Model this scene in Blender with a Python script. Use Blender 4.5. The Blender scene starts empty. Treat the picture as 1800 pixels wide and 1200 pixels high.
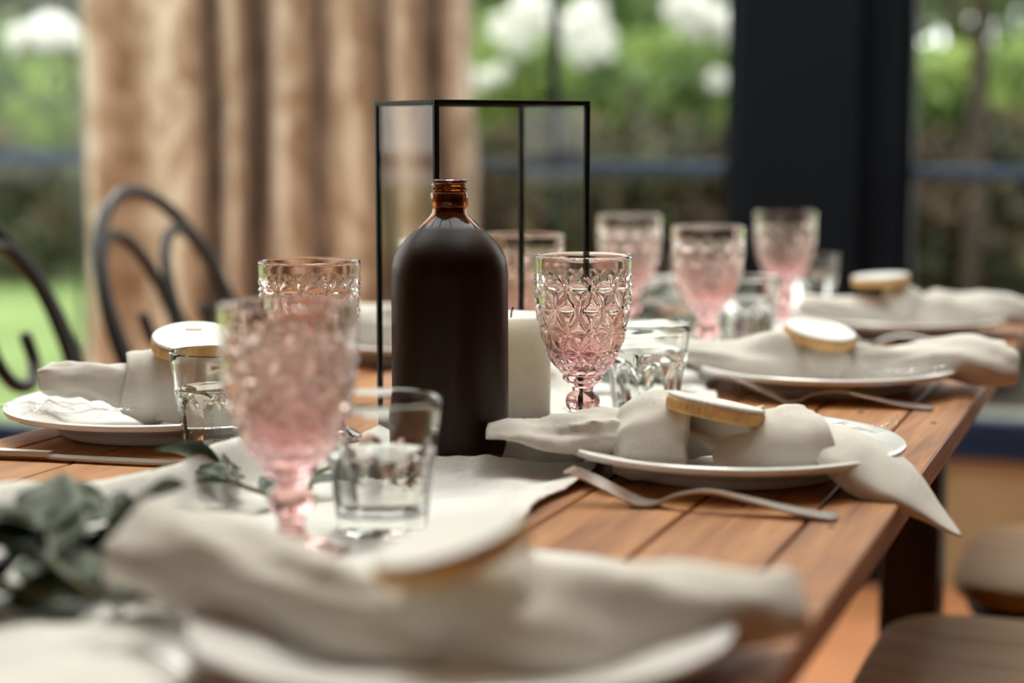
import bpy, math, random
import numpy as np
from mathutils import Vector, Matrix, noise

random.seed(7)
rng = np.random.default_rng(7)
SC = bpy.context.scene
COL = SC.collection
R = math.radians

# ------------------------------------------------------------------ camera, world, light
# metres; x across the table, y along it, z up; table top at z = 0.75
cam_d = bpy.data.cameras.new('camera')
cam = bpy.data.objects.new('camera', cam_d)
COL.objects.link(cam)
SC.camera = cam
cam.location = (0.0, 0.0, 1.01)
cam.rotation_euler = (R(90 - 6.6787), 0, R(20.291))
cam_d.sensor_width = 36.0
cam_d.lens = 62.0
cam_d.clip_start = 0.02
cam_d.clip_end = 200
cam_d.dof.use_dof = True
cam_d.dof.focus_distance = 1.43
cam_d.dof.aperture_fstop = 2.5

world = bpy.data.worlds.new('overcast_sky')
SC.world = world
world.use_nodes = True
wn = world.node_tree.nodes
wn['Background'].inputs[0].default_value = (1.0, 0.98, 0.975, 1)
wn['Background'].inputs[1].default_value = 2.4

sun_d = bpy.data.lights.new('hazy_sun', 'SUN')
sun_d.energy = 1.2
sun_d.angle = R(12)
sun_d.color = (1.0, 0.93, 0.80)
sun = bpy.data.objects.new('hazy_sun', sun_d)
COL.objects.link(sun)
sun.rotation_euler = (R(-32), R(-14), 0)

SC.view_settings.view_transform = 'Standard'
SC.view_settings.look = 'None'
SC.view_settings.gamma = 1.0
SC.view_settings.use_curve_mapping = False
SC.view_settings.exposure = 0.65
SC.cycles.use_denoising = True
SC.cycles.use_adaptive_sampling = True
SC.cycles.adaptive_threshold = 0.02
SC.cycles.max_bounces = 12
SC.cycles.transmission_bounces = 10
SC.cycles.transparent_max_bounces = 24
SC.cycles.diffuse_bounces = 4
SC.cycles.glossy_bounces = 6
SC.cycles.use_light_tree = True
SC.cycles.sample_clamp_indirect = 8.0

# ------------------------------------------------------------------ materials
def nmat(name):
    m = bpy.data.materials.new(name)
    m.use_nodes = True
    nt = m.node_tree
    return m, nt, nt.nodes['Principled BSDF'], nt.nodes['Material Output']

def lnk(nt, a, b):
    nt.links.new(a, b)

def nd(nt, kind, **kw):
    n = nt.nodes.new(kind)
    for k, v in kw.items():
        setattr(n, k, v)
    return n

def ramp(nt, fac, stops):
    n = nd(nt, 'ShaderNodeValToRGB')
    e = n.color_ramp.elements
    while len(e) < len(stops):
        e.new(0.5)
    for i, (p, c) in enumerate(stops):
        e[i].position = p
        e[i].color = (c[0], c[1], c[2], 1)
    lnk(nt, fac, n.inputs[0])
    return n.outputs[0]

def noise_fac(nt, scale=(1, 1, 1), s=10, detail=4, rough=0.55, coord='Object', dist=0.0):
    tc = nd(nt, 'ShaderNodeTexCoord')
    mp = nd(nt, 'ShaderNodeMapping')
    mp.inputs['Scale'].default_value = scale
    lnk(nt, tc.outputs[coord], mp.inputs[0])
    nz = nd(nt, 'ShaderNodeTexNoise')
    nz.inputs['Scale'].default_value = s
    nz.inputs['Detail'].default_value = detail
    nz.inputs['Roughness'].default_value = rough
    nz.inputs['Distortion'].default_value = dist
    lnk(nt, mp.outputs[0], nz.inputs[0])
    return nz.outputs[0]

def bump(nt, p, height, strength=0.3, dist=0.002):
    b = nd(nt, 'ShaderNodeBump')
    b.inputs['Strength'].default_value = strength
    b.inputs['Distance'].default_value = dist
    lnk(nt, height, b.inputs['Height'])
    lnk(nt, b.outputs[0], p.inputs['Normal'])

def simple(name, col, rough=0.5, metal=0.0, var=0.12, vs=30, bmp=0.0, bd=0.001, spec=0.5):
    m, nt, p, o = nmat(name)
    f = noise_fac(nt, s=vs)
    a = [c * (1 - var) for c in col]
    b = [min(1, c * (1 + var)) for c in col]
    lnk(nt, ramp(nt, f, [(0.3, a), (0.7, b)]), p.inputs['Base Color'])
    p.inputs['Roughness'].default_value = rough
    p.inputs['Metallic'].default_value = metal
    p.inputs['Specular IOR Level'].default_value = spec
    if bmp:
        bump(nt, p, noise_fac(nt, s=vs * 3), bmp, bd)
    return m

def wood(name, dark, mid, light, along=1, rough=0.45, scale=1.0, perobj=True):
    m, nt, p, o = nmat(name)
    sc = [14 * scale] * 3
    sc[along] = 1.1 * scale
    f1 = noise_fac(nt, scale=tuple(sc), s=3.0, detail=8, rough=0.65, dist=0.6)
    sc2 = [60 * scale] * 3
    sc2[along] = 2.2 * scale
    f2 = noise_fac(nt, scale=tuple(sc2), s=4.0, detail=5, rough=0.6)
    f3 = noise_fac(nt, s=5 * scale, detail=3)
    mx = nd(nt, 'ShaderNodeMath', operation='MULTIPLY_ADD')
    lnk(nt, f2, mx.inputs[0]); mx.inputs[1].default_value = 0.35
    lnk(nt, f1, mx.inputs[2])
    oi = nd(nt, 'ShaderNodeObjectInfo')
    mx2 = nd(nt, 'ShaderNodeMath', operation='MULTIPLY_ADD')
    lnk(nt, oi.outputs['Random'], mx2.inputs[0]); mx2.inputs[1].default_value = 0.16 if perobj else 0.0
    lnk(nt, mx.outputs[0], mx2.inputs[2])
    mx3 = nd(nt, 'ShaderNodeMath', operation='MULTIPLY_ADD')
    lnk(nt, f3, mx3.inputs[0]); mx3.inputs[1].default_value = 0.25
    lnk(nt, mx2.outputs[0], mx3.inputs[2])
    c = ramp(nt, mx3.outputs[0], [(0.52, dark), (0.78, mid), (1.06, light)])
    lnk(nt, c, p.inputs['Base Color'])
    p.inputs['Roughness'].default_value = rough
    p.inputs['Specular IOR Level'].default_value = 0.3
    bump(nt, p, f2, 0.25, 0.0006)
    return m

def linen(name, col, weave=900.0):
    m, nt, p, o = nmat(name)
    f = noise_fac(nt, s=22, detail=5)
    fx = noise_fac(nt, scale=(1, 0.06, 1), s=weave, detail=2)
    fy = noise_fac(nt, scale=(0.06, 1, 1), s=weave, detail=2)
    ad = nd(nt, 'ShaderNodeMath', operation='ADD')
    lnk(nt, fx, ad.inputs[0]); lnk(nt, fy, ad.inputs[1])
    mu = nd(nt, 'ShaderNodeMath', operation='MULTIPLY_ADD')
    lnk(nt, ad.outputs[0], mu.inputs[0]); mu.inputs[1].default_value = 0.5
    lnk(nt, f, mu.inputs[2])
    c = ramp(nt, mu.outputs[0], [(0.75, [v * 0.88 for v in col]), (1.25, [min(1, v * 1.08) for v in col])])
    p.inputs['Roughness'].default_value = 0.9
    p.inputs['Specular IOR Level'].default_value = 0.15
    p.inputs['Sheen Weight'].default_value = 0.15
    lnk(nt, c, p.inputs['Base Color'])
    b = nd(nt, 'ShaderNodeBump')
    b.inputs['Strength'].default_value = 0.25
    b.inputs['Distance'].default_value = 0.0006
    lnk(nt, ad.outputs[0], b.inputs['Height'])
    lnk(nt, b.outputs[0], p.inputs['Normal'])
    tr = nd(nt, 'ShaderNodeBsdfTranslucent')
    lnk(nt, c, tr.inputs[0])
    mxs = nd(nt, 'ShaderNodeMixShader')
    mxs.inputs[0].default_value = 0.14
    lnk(nt, p.outputs[0], mxs.inputs[1]); lnk(nt, tr.outputs[0], mxs.inputs[2])
    lnk(nt, mxs.outputs[0], o.inputs[0])
    return m

def glass(name, col=(1, 1, 1), rough=0.0, ior=1.5):
    m, nt, p, o = nmat(name)
    f = noise_fac(nt, s=40, detail=2)
    c2 = [v * 0.985 for v in col]
    lnk(nt, ramp(nt, f, [(0.3, c2), (0.7, col)]), p.inputs['Base Color'])
    p.inputs['Roughness'].default_value = rough
    p.inputs['IOR'].default_value = ior
    p.inputs['Transmission Weight'].default_value = 1.0
    return m

def thin_glass(name, tint=(0.96, 0.985, 0.97), refl=0.012, dust=0.0):
    m, nt, p, o = nmat(name)
    t = nd(nt, 'ShaderNodeBsdfTransparent')
    t.inputs[0].default_value = (*tint, 1)
    p.inputs['Base Color'].default_value = (0.9, 0.9, 0.88, 1)
    p.inputs['Roughness'].default_value = 0.02
    g = nd(nt, 'ShaderNodeBsdfGlossy')
    g.inputs['Roughness'].default_value = 0.01
    lw = nd(nt, 'ShaderNodeLayerWeight')
    pw = nd(nt, 'ShaderNodeMath', operation='POWER')
    lnk(nt, lw.outputs['Facing'], pw.inputs[0]); pw.inputs[1].default_value = 5.0
    ma = nd(nt, 'ShaderNodeMath', operation='MULTIPLY_ADD')
    lnk(nt, pw.outputs[0], ma.inputs[0]); ma.inputs[1].default_value = 0.28; ma.inputs[2].default_value = refl
    mx = nd(nt, 'ShaderNodeMixShader')
    lnk(nt, ma.outputs[0], mx.inputs[0])
    lnk(nt, t.outputs[0], mx.inputs[1]); lnk(nt, g.outputs[0], mx.inputs[2])
    last = mx.outputs[0]
    if dust:
        d = nd(nt, 'ShaderNodeBsdfDiffuse')
        d.inputs[0].default_value = (0.8, 0.78, 0.74, 1)
        f = noise_fac(nt, s=120, detail=6, rough=0.75)
        fr = ramp(nt, f, [(0.55, (0, 0, 0)), (0.85, (dust, dust, dust))])
        mx2 = nd(nt, 'ShaderNodeMixShader')
        lnk(nt, fr, mx2.inputs[0])
        lnk(nt, last, mx2.inputs[1]); lnk(nt, d.outputs[0], mx2.inputs[2])
        last = mx2.outputs[0]
    lnk(nt, last, o.inputs[0])
    return m

def leafmat(name, a, b, c, trans=0.35, vs=5.0):
    m, nt, p, o = nmat(name)
    f = noise_fac(nt, s=vs, detail=3)
    g = nd(nt, 'ShaderNodeNewGeometry')
    mx = nd(nt, 'ShaderNodeMath', operation='MULTIPLY_ADD')
    lnk(nt, g.outputs['Random Per Island'], mx.inputs[0]); mx.inputs[1].default_value = 0.55
    sb = nd(nt, 'ShaderNodeMath', operation='SUBTRACT')
    lnk(nt, f, sb.inputs[0]); sb.inputs[1].default_value = 0.25
    lnk(nt, sb.outputs[0], mx.inputs[2])
    col = ramp(nt, mx.outputs[0], [(0.15, a), (0.5, b), (0.85, c)])
    lnk(nt, col, p.inputs['Base Color'])
    p.inputs['Roughness'].default_value = 0.55
    tr = nd(nt, 'ShaderNodeBsdfTranslucent')
    lnk(nt, col, tr.inputs[0])
    ms = nd(nt, 'ShaderNodeMixShader')
    ms.inputs[0].default_value = trans
    lnk(nt, p.outputs[0], ms.inputs[1]); lnk(nt, tr.outputs[0], ms.inputs[2])
    lnk(nt, ms.outputs[0], o.inputs[0])
    return m

M = {}
M['plank'] = wood('oiled_table_wood', (0.085, 0.027, 0.006), (0.28, 0.103, 0.028), (0.45, 0.20, 0.066), along=1, rough=0.55)
M['darkwood'] = wood('dark_leg_wood', (0.012, 0.007, 0.004), (0.03, 0.018, 0.010), (0.05, 0.03, 0.016), along=2, rough=0.5)
M['seat'] = wood('golden_seat_wood', (0.10, 0.042, 0.009), (0.22, 0.10, 0.022), (0.33, 0.17, 0.045), along=0, rough=0.55, scale=0.8)
M['linen'] = linen('natural_linen', (0.745, 0.705, 0.64))
M['runner'] = linen('cream_runner_linen', (0.88, 0.865, 0.82))
M['glass'] = glass('clear_glass', (0.985, 0.995, 0.985))
M['water'] = glass('water', (0.99, 1.0, 0.995), ior=1.333)
M['porcelain'] = simple('white_porcelain', (0.84, 0.83, 0.81), rough=0.16, var=0.01)
M['steel'] = simple('brushed_steel', (0.90, 0.885, 0.86), rough=0.24, metal=1.0, var=0.08, vs=60)
M['iron'] = simple('bronze_iron', (0.020, 0.014, 0.011), rough=0.38, metal=0.2, var=0.25, vs=25, spec=0.5)
M['black'] = simple('black_metal', (0.006, 0.006, 0.006), rough=0.55, var=0.2, vs=60, bmp=0.1, spec=0.18)
M['wax'] = simple('cream_wax', (0.93, 0.90, 0.83), rough=0.5, var=0.02)
_w = M['wax'].node_tree.nodes['Principled BSDF']
_w.inputs['Subsurface Weight'].default_value = 0.7
_w.inputs['Subsurface Radius'].default_value = (0.05, 0.04, 0.028)
_w.inputs['Subsurface Scale'].default_value = 1.0
M['biscuit'] = simple('golden_biscuit', (0.68, 0.41, 0.155), rough=0.8, var=0.25, vs=70, bmp=0.5, bd=0.002)
M['icing'] = simple('white_icing', (0.78, 0.76, 0.71), rough=0.45, var=0.02)
M['caramel'] = simple('caramel_mark', (0.70, 0.42, 0.18), rough=0.6, var=0.1)
M['navy'] = simple('navy_paint', (0.0045, 0.008, 0.013), rough=0.6, var=0.12, vs=8, spec=0.12)
M['blue'] = simple('blue_paint', (0.05, 0.085, 0.145), rough=0.3, var=0.12, vs=8)  # navy paint lightened: sky light on the horizontal bars put into the colour
M['deepblue'] = simple('deep_blue_paint', (0.010, 0.026, 0.062), rough=0.4, var=0.12, vs=8, spec=0.3)  # same paint without the painted-in sky light, for bottom rails and sills
M['wall'] = simple('ochre_plaster', (0.40, 0.30, 0.165), rough=0.9, var=0.07, vs=4, bmp=0.2)
M['timberwall'] = simple('dark_timber_wall', (0.15, 0.105, 0.065), rough=0.8, var=0.2, vs=5)  # unseen front and right walls, coloured dark to cut bounce light
M['plaster'] = simple('pale_plaster', (0.78, 0.77, 0.75), rough=0.9, var=0.03, vs=4)
M['floor'] = simple('terracotta_floor', (0.56, 0.225, 0.095), rough=0.5, var=0.12, vs=5)
M['pane'] = thin_glass('window_glass')
M['lantern_glass'] = thin_glass('dusty_lantern_glass', tint=(0.968, 0.97, 0.965), dust=0.10)
M['cello'] = thin_glass('clear_cellophane', tint=(0.97, 0.97, 0.97), dust=0.25)
M['sage'] = leafmat('sage_leaf', (0.010, 0.020, 0.008), (0.028, 0.048, 0.020), (0.10, 0.14, 0.07), trans=0.12, vs=30)
M['stem'] = simple('green_brown_stem', (0.16, 0.14, 0.05), rough=0.6, var=0.2)
M['bark'] = simple('dark_bark', (0.045, 0.032, 0.022), rough=0.9, var=0.35, vs=6, bmp=0.6, bd=0.01)
M['petal'] = leafmat('white_petal', (0.82, 0.82, 0.78), (0.88, 0.88, 0.84), (0.92, 0.92, 0.88), trans=0.3)
M['whitefab'] = simple('white_glazed_pot', (0.62, 0.62, 0.60), rough=0.5, var=0.02)
M['bright'] = leafmat('bright_green_leaf', (0.13, 0.22, 0.04), (0.25, 0.36, 0.08), (0.42, 0.50, 0.16), trans=0.4)
M['midgreen'] = leafmat('mid_green_leaf', (0.06, 0.12, 0.03), (0.13, 0.21, 0.06), (0.27, 0.35, 0.14), trans=0.35)
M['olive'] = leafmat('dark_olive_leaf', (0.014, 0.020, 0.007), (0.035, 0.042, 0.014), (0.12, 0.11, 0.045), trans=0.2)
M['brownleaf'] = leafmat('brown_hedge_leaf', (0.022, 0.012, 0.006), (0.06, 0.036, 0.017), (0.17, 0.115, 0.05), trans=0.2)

def mat_goblet():
    m, nt, p, o = nmat('pink_pressed_glass')
    tc = nd(nt, 'ShaderNodeTexCoord')
    sp = nd(nt, 'ShaderNodeSeparateXYZ')
    lnk(nt, tc.outputs['Object'], sp.inputs[0])
    dv = nd(nt, 'ShaderNodeMath', operation='DIVIDE')
    lnk(nt, sp.outputs[2], dv.inputs[0]); dv.inputs[1].default_value = 0.152
    c = ramp(nt, dv.outputs[0], [(0.0, (0.90, 0.56, 0.54)), (0.42, (0.89, 0.53, 0.52)), (0.60, (0.94, 0.75, 0.715)), (0.95, (0.975, 0.89, 0.86))])
    lnk(nt, c, p.inputs['Base Color'])
    p.inputs['Roughness'].default_value = 0.0
    p.inputs['IOR'].default_value = 1.5
    p.inputs['Transmission Weight'].default_value = 1.0
    return m
M['pink'] = mat_goblet()

def mat_bottle():
    m, nt, p, o = nmat('frosted_amber_glass')
    tc = nd(nt, 'ShaderNodeTexCoord')
    sp = nd(nt, 'ShaderNodeSeparateXYZ')
    lnk(nt, tc.outputs['Object'], sp.inputs[0])
    f = noise_fac(nt, s=500, detail=4, rough=0.7)
    fl = noise_fac(nt, scale=(1, 1, 0.35), s=22, detail=4)
    hz = nd(nt, 'ShaderNodeMath', operation='MULTIPLY_ADD')
    lnk(nt, fl, hz.inputs[0]); hz.inputs[1].default_value = 0.006
    lnk(nt, sp.outputs[2], hz.inputs[2])
    mr = nd(nt, 'ShaderNodeMapRange')
    mr.inputs['From Min'].default_value = 0.186
    mr.inputs['From Max'].default_value = 0.1905
    lnk(nt, hz.outputs[0], mr.inputs[0])
    rr = ramp(nt, mr.outputs[0], [(0, (0.36, 0.36, 0.36)), (1, (0.04, 0.04, 0.04))])
    lnk(nt, rr, p.inputs['Roughness'])
    lnk(nt, ramp(nt, fl, [(0.35, (0.20, 0.05, 0.010)), (0.7, (0.36, 0.10, 0.02))]), p.inputs['Base Color'])
    p.inputs['IOR'].default_value = 1.5
    p.inputs['Specular IOR Level'].default_value = 0.2
    p.inputs['Transmission Weight'].default_value = 1.0
    df = nd(nt, 'ShaderNodeBsdfDiffuse')
    lnk(nt, ramp(nt, f, [(0.3, (0.006, 0.0026, 0.0015)), (0.62, (0.010, 0.0045, 0.0026)), (0.84, (0.05, 0.036, 0.028))]), df.inputs[0])
    inv = ramp(nt, mr.outputs[0], [(0, (0.45, 0.45, 0.45)), (1, (0.0, 0.0, 0.0))])
    ms = nd(nt, 'ShaderNodeMixShader')
    lnk(nt, inv, ms.inputs[0])
    lnk(nt, p.outputs[0], ms.inputs[1]); lnk(nt, df.outputs[0], ms.inputs[2])
    lnk(nt, ms.outputs[0], o.inputs[0])
    return m
M['amber'] = mat_bottle()

def mat_curtain():
    m, nt, p, o = nmat('tan_damask')
    tc = nd(nt, 'ShaderNodeTexCoord')
    mp = nd(nt, 'ShaderNodeMapping')
    mp.inputs['Scale'].default_value = (5.5, 5.5, 4.2)
    lnk(nt, tc.outputs['Object'], mp.inputs[0])
    vo = nd(nt, 'ShaderNodeTexVoronoi')
    vo.inputs['Scale'].default_value = 1.0
    vo.feature = 'SMOOTH_F1'
    lnk(nt, mp.outputs[0], vo.inputs[0])
    wv = nd(nt, 'ShaderNodeMath', operation='SINE')
    mu = nd(nt, 'ShaderNodeMath', operation='MULTIPLY')
    lnk(nt, vo.outputs['Distance'], mu.inputs[0]); mu.inputs[1].default_value = 22.0
    lnk(nt, mu.outputs[0], wv.inputs[0])
    nz = noise_fac(nt, s=9, detail=5, rough=0.6, dist=1.2)
    ad = nd(nt, 'ShaderNodeMath', operation='MULTIPLY_ADD')
    lnk(nt, wv.outputs[0], ad.inputs[0]); ad.inputs[1].default_value = 0.10
    lnk(nt, nz, ad.inputs[2])
    c = ramp(nt, ad.outputs[0], [(0.38, (0.41, 0.275, 0.165)), (0.62, (0.70, 0.56, 0.41))])
    lnk(nt, c, p.inputs['Base Color'])
    rr = ramp(nt, ad.outputs[0], [(0.42, (0.75, 0.75, 0.75)), (0.62, (0.45, 0.45, 0.45))])
    lnk(nt, rr, p.inputs['Roughness'])
    p.inputs['Sheen Weight'].default_value = 0.2
    tr = nd(nt, 'ShaderNodeBsdfTranslucent')
    lnk(nt, c, tr.inputs[0])
    ms = nd(nt, 'ShaderNodeMixShader')
    ms.inputs[0].default_value = 0.10
    lnk(nt, p.outputs[0], ms.inputs[1]); lnk(nt, tr.outputs[0], ms.inputs[2])
    lnk(nt, ms.outputs[0], o.inputs[0])
    return m
M['curtain'] = mat_curtain()

def mat_ground():
    m, nt, p, o = nmat('lawn')
    f = noise_fac(nt, s=1.2, detail=8, rough=0.7)
    f2 = noise_fac(nt, s=30, detail=4, rough=0.7)
    ad = nd(nt, 'ShaderNodeMath', operation='MULTIPLY_ADD')
    lnk(nt, f2, ad.inputs[0]); ad.inputs[1].default_value = 0.5
    lnk(nt, f, ad.inputs[2])
    lnk(nt, ramp(nt, ad.outputs[0], [(0.5, (0.045, 0.085, 0.015)), (0.72, (0.12, 0.19, 0.04)), (0.95, (0.22, 0.29, 0.08))]), p.inputs['Base Color'])
    p.inputs['Roughness'].default_value = 0.95
    bump(nt, p, f2, 0.8, 0.03)
    return m
M['lawn'] = mat_ground()
M['gravel'] = simple('pale_gravel', (0.34, 0.33, 0.27), rough=0.95, var=0.45, vs=14, bmp=0.8, bd=0.02)
M['soil'] = simple('dark_soil', (0.05, 0.036, 0.026), rough=0.95, var=0.4, vs=5, bmp=0.8, bd=0.02)

# ------------------------------------------------------------------ mesh helpers
def tag(o, label=None, cat=None, group=None, kind=None):
    if label: o['label'] = label
    if cat: o['category'] = cat
    if group: o['group'] = group
    if kind: o['kind'] = kind
    return o

def meshdata(name, v, f, mat=None, smooth=True, auto=None):
    me = bpy.data.meshes.new(name)
    me.from_pydata([tuple(map(float, q)) for q in v], [], f)
    if mat: me.materials.append(mat if not isinstance(mat, str) else M[mat])
    if smooth:
        me.polygons.foreach_set('use_smooth', [True] * len(me.polygons))
        if auto is not None:
            me.set_sharp_from_angle(angle=R(auto))
    me.update()
    return me

def link(name, me, parent=None, loc=(0, 0, 0), rot=(0, 0, 0)):
    o = bpy.data.objects.new(name, me)
    COL.objects.link(o)
    o.location = loc
    o.rotation_euler = rot
    if parent is not None: o.parent = parent
    return o

def part(name, v, f, mat, parent=None, smooth=True, auto=None, loc=(0, 0, 0), rot=(0, 0, 0)):
    return link(name, meshdata(name, v, f, mat, smooth, auto), parent, loc, rot)

def empty(name, loc, rz=0.0):
    o = bpy.data.objects.new(name, None)
    o.empty_display_size = 0.05
    COL.objects.link(o)
    o.location = loc
    o.rotation_euler = (0, 0, rz)
    return o

def copy_tree(o, parent=None):
    c = o.copy()
    COL.objects.link(c)
    c.parent = parent
    for ch in o.children:
        copy_tree(ch, c)
    return c

class MB:
    def __init__(s): s.v = []; s.f = []
    def add(s, v, f):
        b = len(s.v)
        s.v += [tuple(q) for q in v]
        s.f += [tuple(i + b for i in q) for q in f]
        return s
    def box(s, x0, x1, y0, y1, z0, z1):
        return s.add(*boxvf(x0, x1, y0, y1, z0, z1))
    def build(s, name, mat, parent=None, smooth=False, auto=None, loc=(0, 0, 0), rot=(0, 0, 0)):
        return part(name, s.v, s.f, mat, parent, smooth, auto, loc, rot)

def boxvf(x0, x1, y0, y1, z0, z1):
    v = [(x, y, z) for z in (z0, z1) for y in (y0, y1) for x in (x0, x1)]
    f = [(0, 2, 3, 1), (4, 5, 7, 6), (0, 1, 5, 4), (2, 6, 7, 3), (0, 4, 6, 2), (1, 3, 7, 5)]
    return v, f

def bevbox(x0, x1, y0, y1, z0, z1, b):
    """box with chamfered edges (24 vertices)"""
    v = []; idx = {}
    for sx in (0, 1):
        for sy in (0, 1):
            for sz in (0, 1):
                X = (x0, x1)[sx]; Y = (y0, y1)[sy]; Z = (z0, z1)[sz]
                ix = b if sx == 0 else -b; iy = b if sy == 0 else -b; iz = b if sz == 0 else -b
                for ax, q in (('x', (X, Y + iy, Z + iz)), ('y', (X + ix, Y, Z + iz)), ('z', (X + ix, Y + iy, Z))):
                    idx[(sx, sy, sz, ax)] = len(v); v.append(q)
    f = []
    g = lambda a, b_, c, ax: idx[(a, b_, c, ax)]
    f.append((g(0,0,0,'x'), g(0,0,1,'x'), g(0,1,1,'x'), g(0,1,0,'x')))
    f.append((g(1,0,0,'x'), g(1,1,0,'x'), g(1,1,1,'x'), g(1,0,1,'x')))
    f.append((g(0,0,0,'y'), g(1,0,0,'y'), g(1,0,1,'y'), g(0,0,1,'y')))
    f.append((g(0,1,0,'y'), g(0,1,1,'y'), g(1,1,1,'y'), g(1,1,0,'y')))
    f.append((g(0,0,0,'z'), g(0,1,0,'z'), g(1,1,0,'z'), g(1,0,0,'z')))
    f.append((g(0,0,1,'z'), g(1,0,1,'z'), g(1,1,1,'z'), g(0,1,1,'z')))
    for a in (0, 1):
        for b_ in (0, 1):
            f.append((g(a,b_,0,'x'), g(a,b_,1,'x'), g(a,b_,1,'y'), g(a,b_,0,'y')))
            f.append((g(a,0,b_,'x'), g(a,1,b_,'x'), g(a,1,b_,'z'), g(a,0,b_,'z')))
            f.append((g(0,a,b_,'y'), g(1,a,b_,'y'), g(1,a,b_,'z'), g(0,a,b_,'z')))
            for c in (0, 1):
                f.append((g(a,b_,c,'x'), g(a,b_,c,'y'), g(a,b_,c,'z')))
    return v, f

def fix_normals(o):
    import bmesh
    bm = bmesh.new(); bm.from_mesh(o.data)
    bmesh.ops.recalc_face_normals(bm, faces=bm.faces)
    bm.to_mesh(o.data); bm.free()
    return o

def lathe(prof, n=48, cap0=False, cap1=False):
    v = []; f = []
    for r, z in prof:
        for i in range(n):
            a = 2 * math.pi * i / n
            v.append((r * math.cos(a), r * math.sin(a), z))
    for j in range(len(prof) - 1):
        for i in range(n):
            k = (i + 1) % n
            f.append((j * n + i, j * n + k, (j + 1) * n + k, (j + 1) * n + i))
    if cap0: f.append(tuple(range(n - 1, -1, -1)))
    if cap1: f.append(tuple((len(prof) - 1) * n + i for i in range(n)))
    return v, f

def catmull(pts, m=8):
    P = [np.array(p, float) for p in pts]
    P = [2 * P[0] - P[1]] + P + [2 * P[-1] - P[-2]]
    out = []
    for i in range(1, len(P) - 2):
        for k in range(m):
            t = k / m
            a, b, c, d = P[i - 1], P[i], P[i + 1], P[i + 2]
            out.append(0.5 * (2 * b + (c - a) * t + (2 * a - 5 * b + 4 * c - d) * t * t + (3 * b - a - 3 * c + d) * t ** 3))
    out.append(P[-2])
    return out

def tube(path, rad, n=10, closed=False, caps=True):
    P = [np.array(p, float) for p in path]
    N = len(P)
    rads = rad if hasattr(rad, '__len__') else [rad] * N
    v = []; f = []
    up = None
    for i in range(N):
        if closed: t = P[(i + 1) % N] - P[i - 1]
        else: t = P[min(i + 1, N - 1)] - P[max(i - 1, 0)]
        t = t / (np.linalg.norm(t) + 1e-12)
        if up is None:
            up = np.array([0, 0, 1.0]) if abs(t[2]) < 0.9 else np.array([1.0, 0, 0])
        a = np.cross(t, up); a /= np.linalg.norm(a) + 1e-12
        b = np.cross(a, t); up = b
        for k in range(n):
            an = 2 * math.pi * k / n
            v.append(P[i] + rads[i] * (math.cos(an) * a + math.sin(an) * b))
    for i in range(N if closed else N - 1):
        j = (i + 1) % N
        for k in range(n):
            l = (k + 1) % n
            f.append((i * n + k, j * n + k, j * n + l, i * n + l))
    if caps and not closed:
        f.append(tuple(range(n))); f.append(tuple((N - 1) * n + k for k in range(n - 1, -1, -1)))
    return v, f

def gridf(nu, nv):
    return [(i * nv + j, (i + 1) * nv + j, (i + 1) * nv + j + 1, i * nv + j + 1) for i in range(nu - 1) for j in range(nv - 1)]

def nz3(p, s, seed=0.0):
    return noise.noise(Vector((p[0] * s + seed, p[1] * s - seed * 0.7, p[2] * s + seed * 1.3)))

def solidify(v, nu, nv, th):
    """grid of points -> closed thin sheet of thickness th"""
    A = np.array(v, float).reshape(nu, nv, 3)
    du = np.gradient(A, axis=0); dv = np.gradient(A, axis=1)
    n = np.cross(du, dv); n /= (np.linalg.norm(n, axis=2, keepdims=True) + 1e-12)
    B = A - n * th
    V = np.concatenate([A.reshape(-1, 3), B.reshape(-1, 3)])
    N = nu * nv
    f = gridf(nu, nv)
    g = [(a + N, d + N, c + N, b + N) for a, b, c, d in f]
    e = []
    for i in range(nu - 1):
        e.append((i * nv, i * nv + N, (i + 1) * nv + N, (i + 1) * nv))
        k = i * nv + nv - 1; k2 = k + nv
        e.append((k, k2, k2 + N, k + N))
    for j in range(nv - 1):
        e.append((j, j + 1, j + 1 + N, j + N))
        k = (nu - 1) * nv + j
        e.append((k, k + N, k + 1 + N, k + 1))
    return V, f + g + e

def smooth_grid(rows, mu=8, mv=8):
    """control rows of points -> dense Catmull-Rom grid, returns points, nu, nv"""
    dense = [catmull(r, mv) for r in rows]
    nv = len(dense[0])
    cols = [catmull([dense[i][j] for i in range(len(dense))], mu) for j in range(nv)]
    nu = len(cols[0])
    return [cols[j][i] for i in range(nu) for j in range(nv)], nu, nv

# ------------------------------------------------------------------ the room
TT = 0.75
WY = 3.98
def struct(o): o['kind'] = 'structure'; return o

struct(MB().box(-3.2, 2.7, -3.4, WY + 0.1, -0.08, 0.0).build('floor', 'floor'))
SX0, SX1, SY0, SY1 = -2.7, 0.3, 1.05, 3.75      # unseen glazed roof opening, added to light the table from above and behind
cl = MB()
cl.box(-3.2, SX0, -3.4, WY + 0.1, 2.72, 2.85)
cl.box(SX1, 2.7, -3.4, WY + 0.1, 2.72, 2.85)
cl.box(SX0, SX1, -3.4, SY0, 2.72, 2.85)
cl.box(SX0, SX1, SY1, WY + 0.1, 2.72, 2.85)
struct(cl.build('ceiling', 'plaster'))
sk = struct(empty('window_3', ((SX0 + SX1) / 2, (SY0 + SY1) / 2, 2.80)))
for k in range(5):
    x = -1.5 + k * 0.75
    part('glazing_bar', *boxvf(x - 0.02, x + 0.02, -1.35, 1.35, -0.03, 0.03), 'navy', sk, smooth=False)
    if k < 4: part('pane', *boxvf(x + 0.02, x + 0.73, -1.35, 1.35, -0.003, 0.003), 'pane', sk, smooth=False)
wb = MB()
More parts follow.
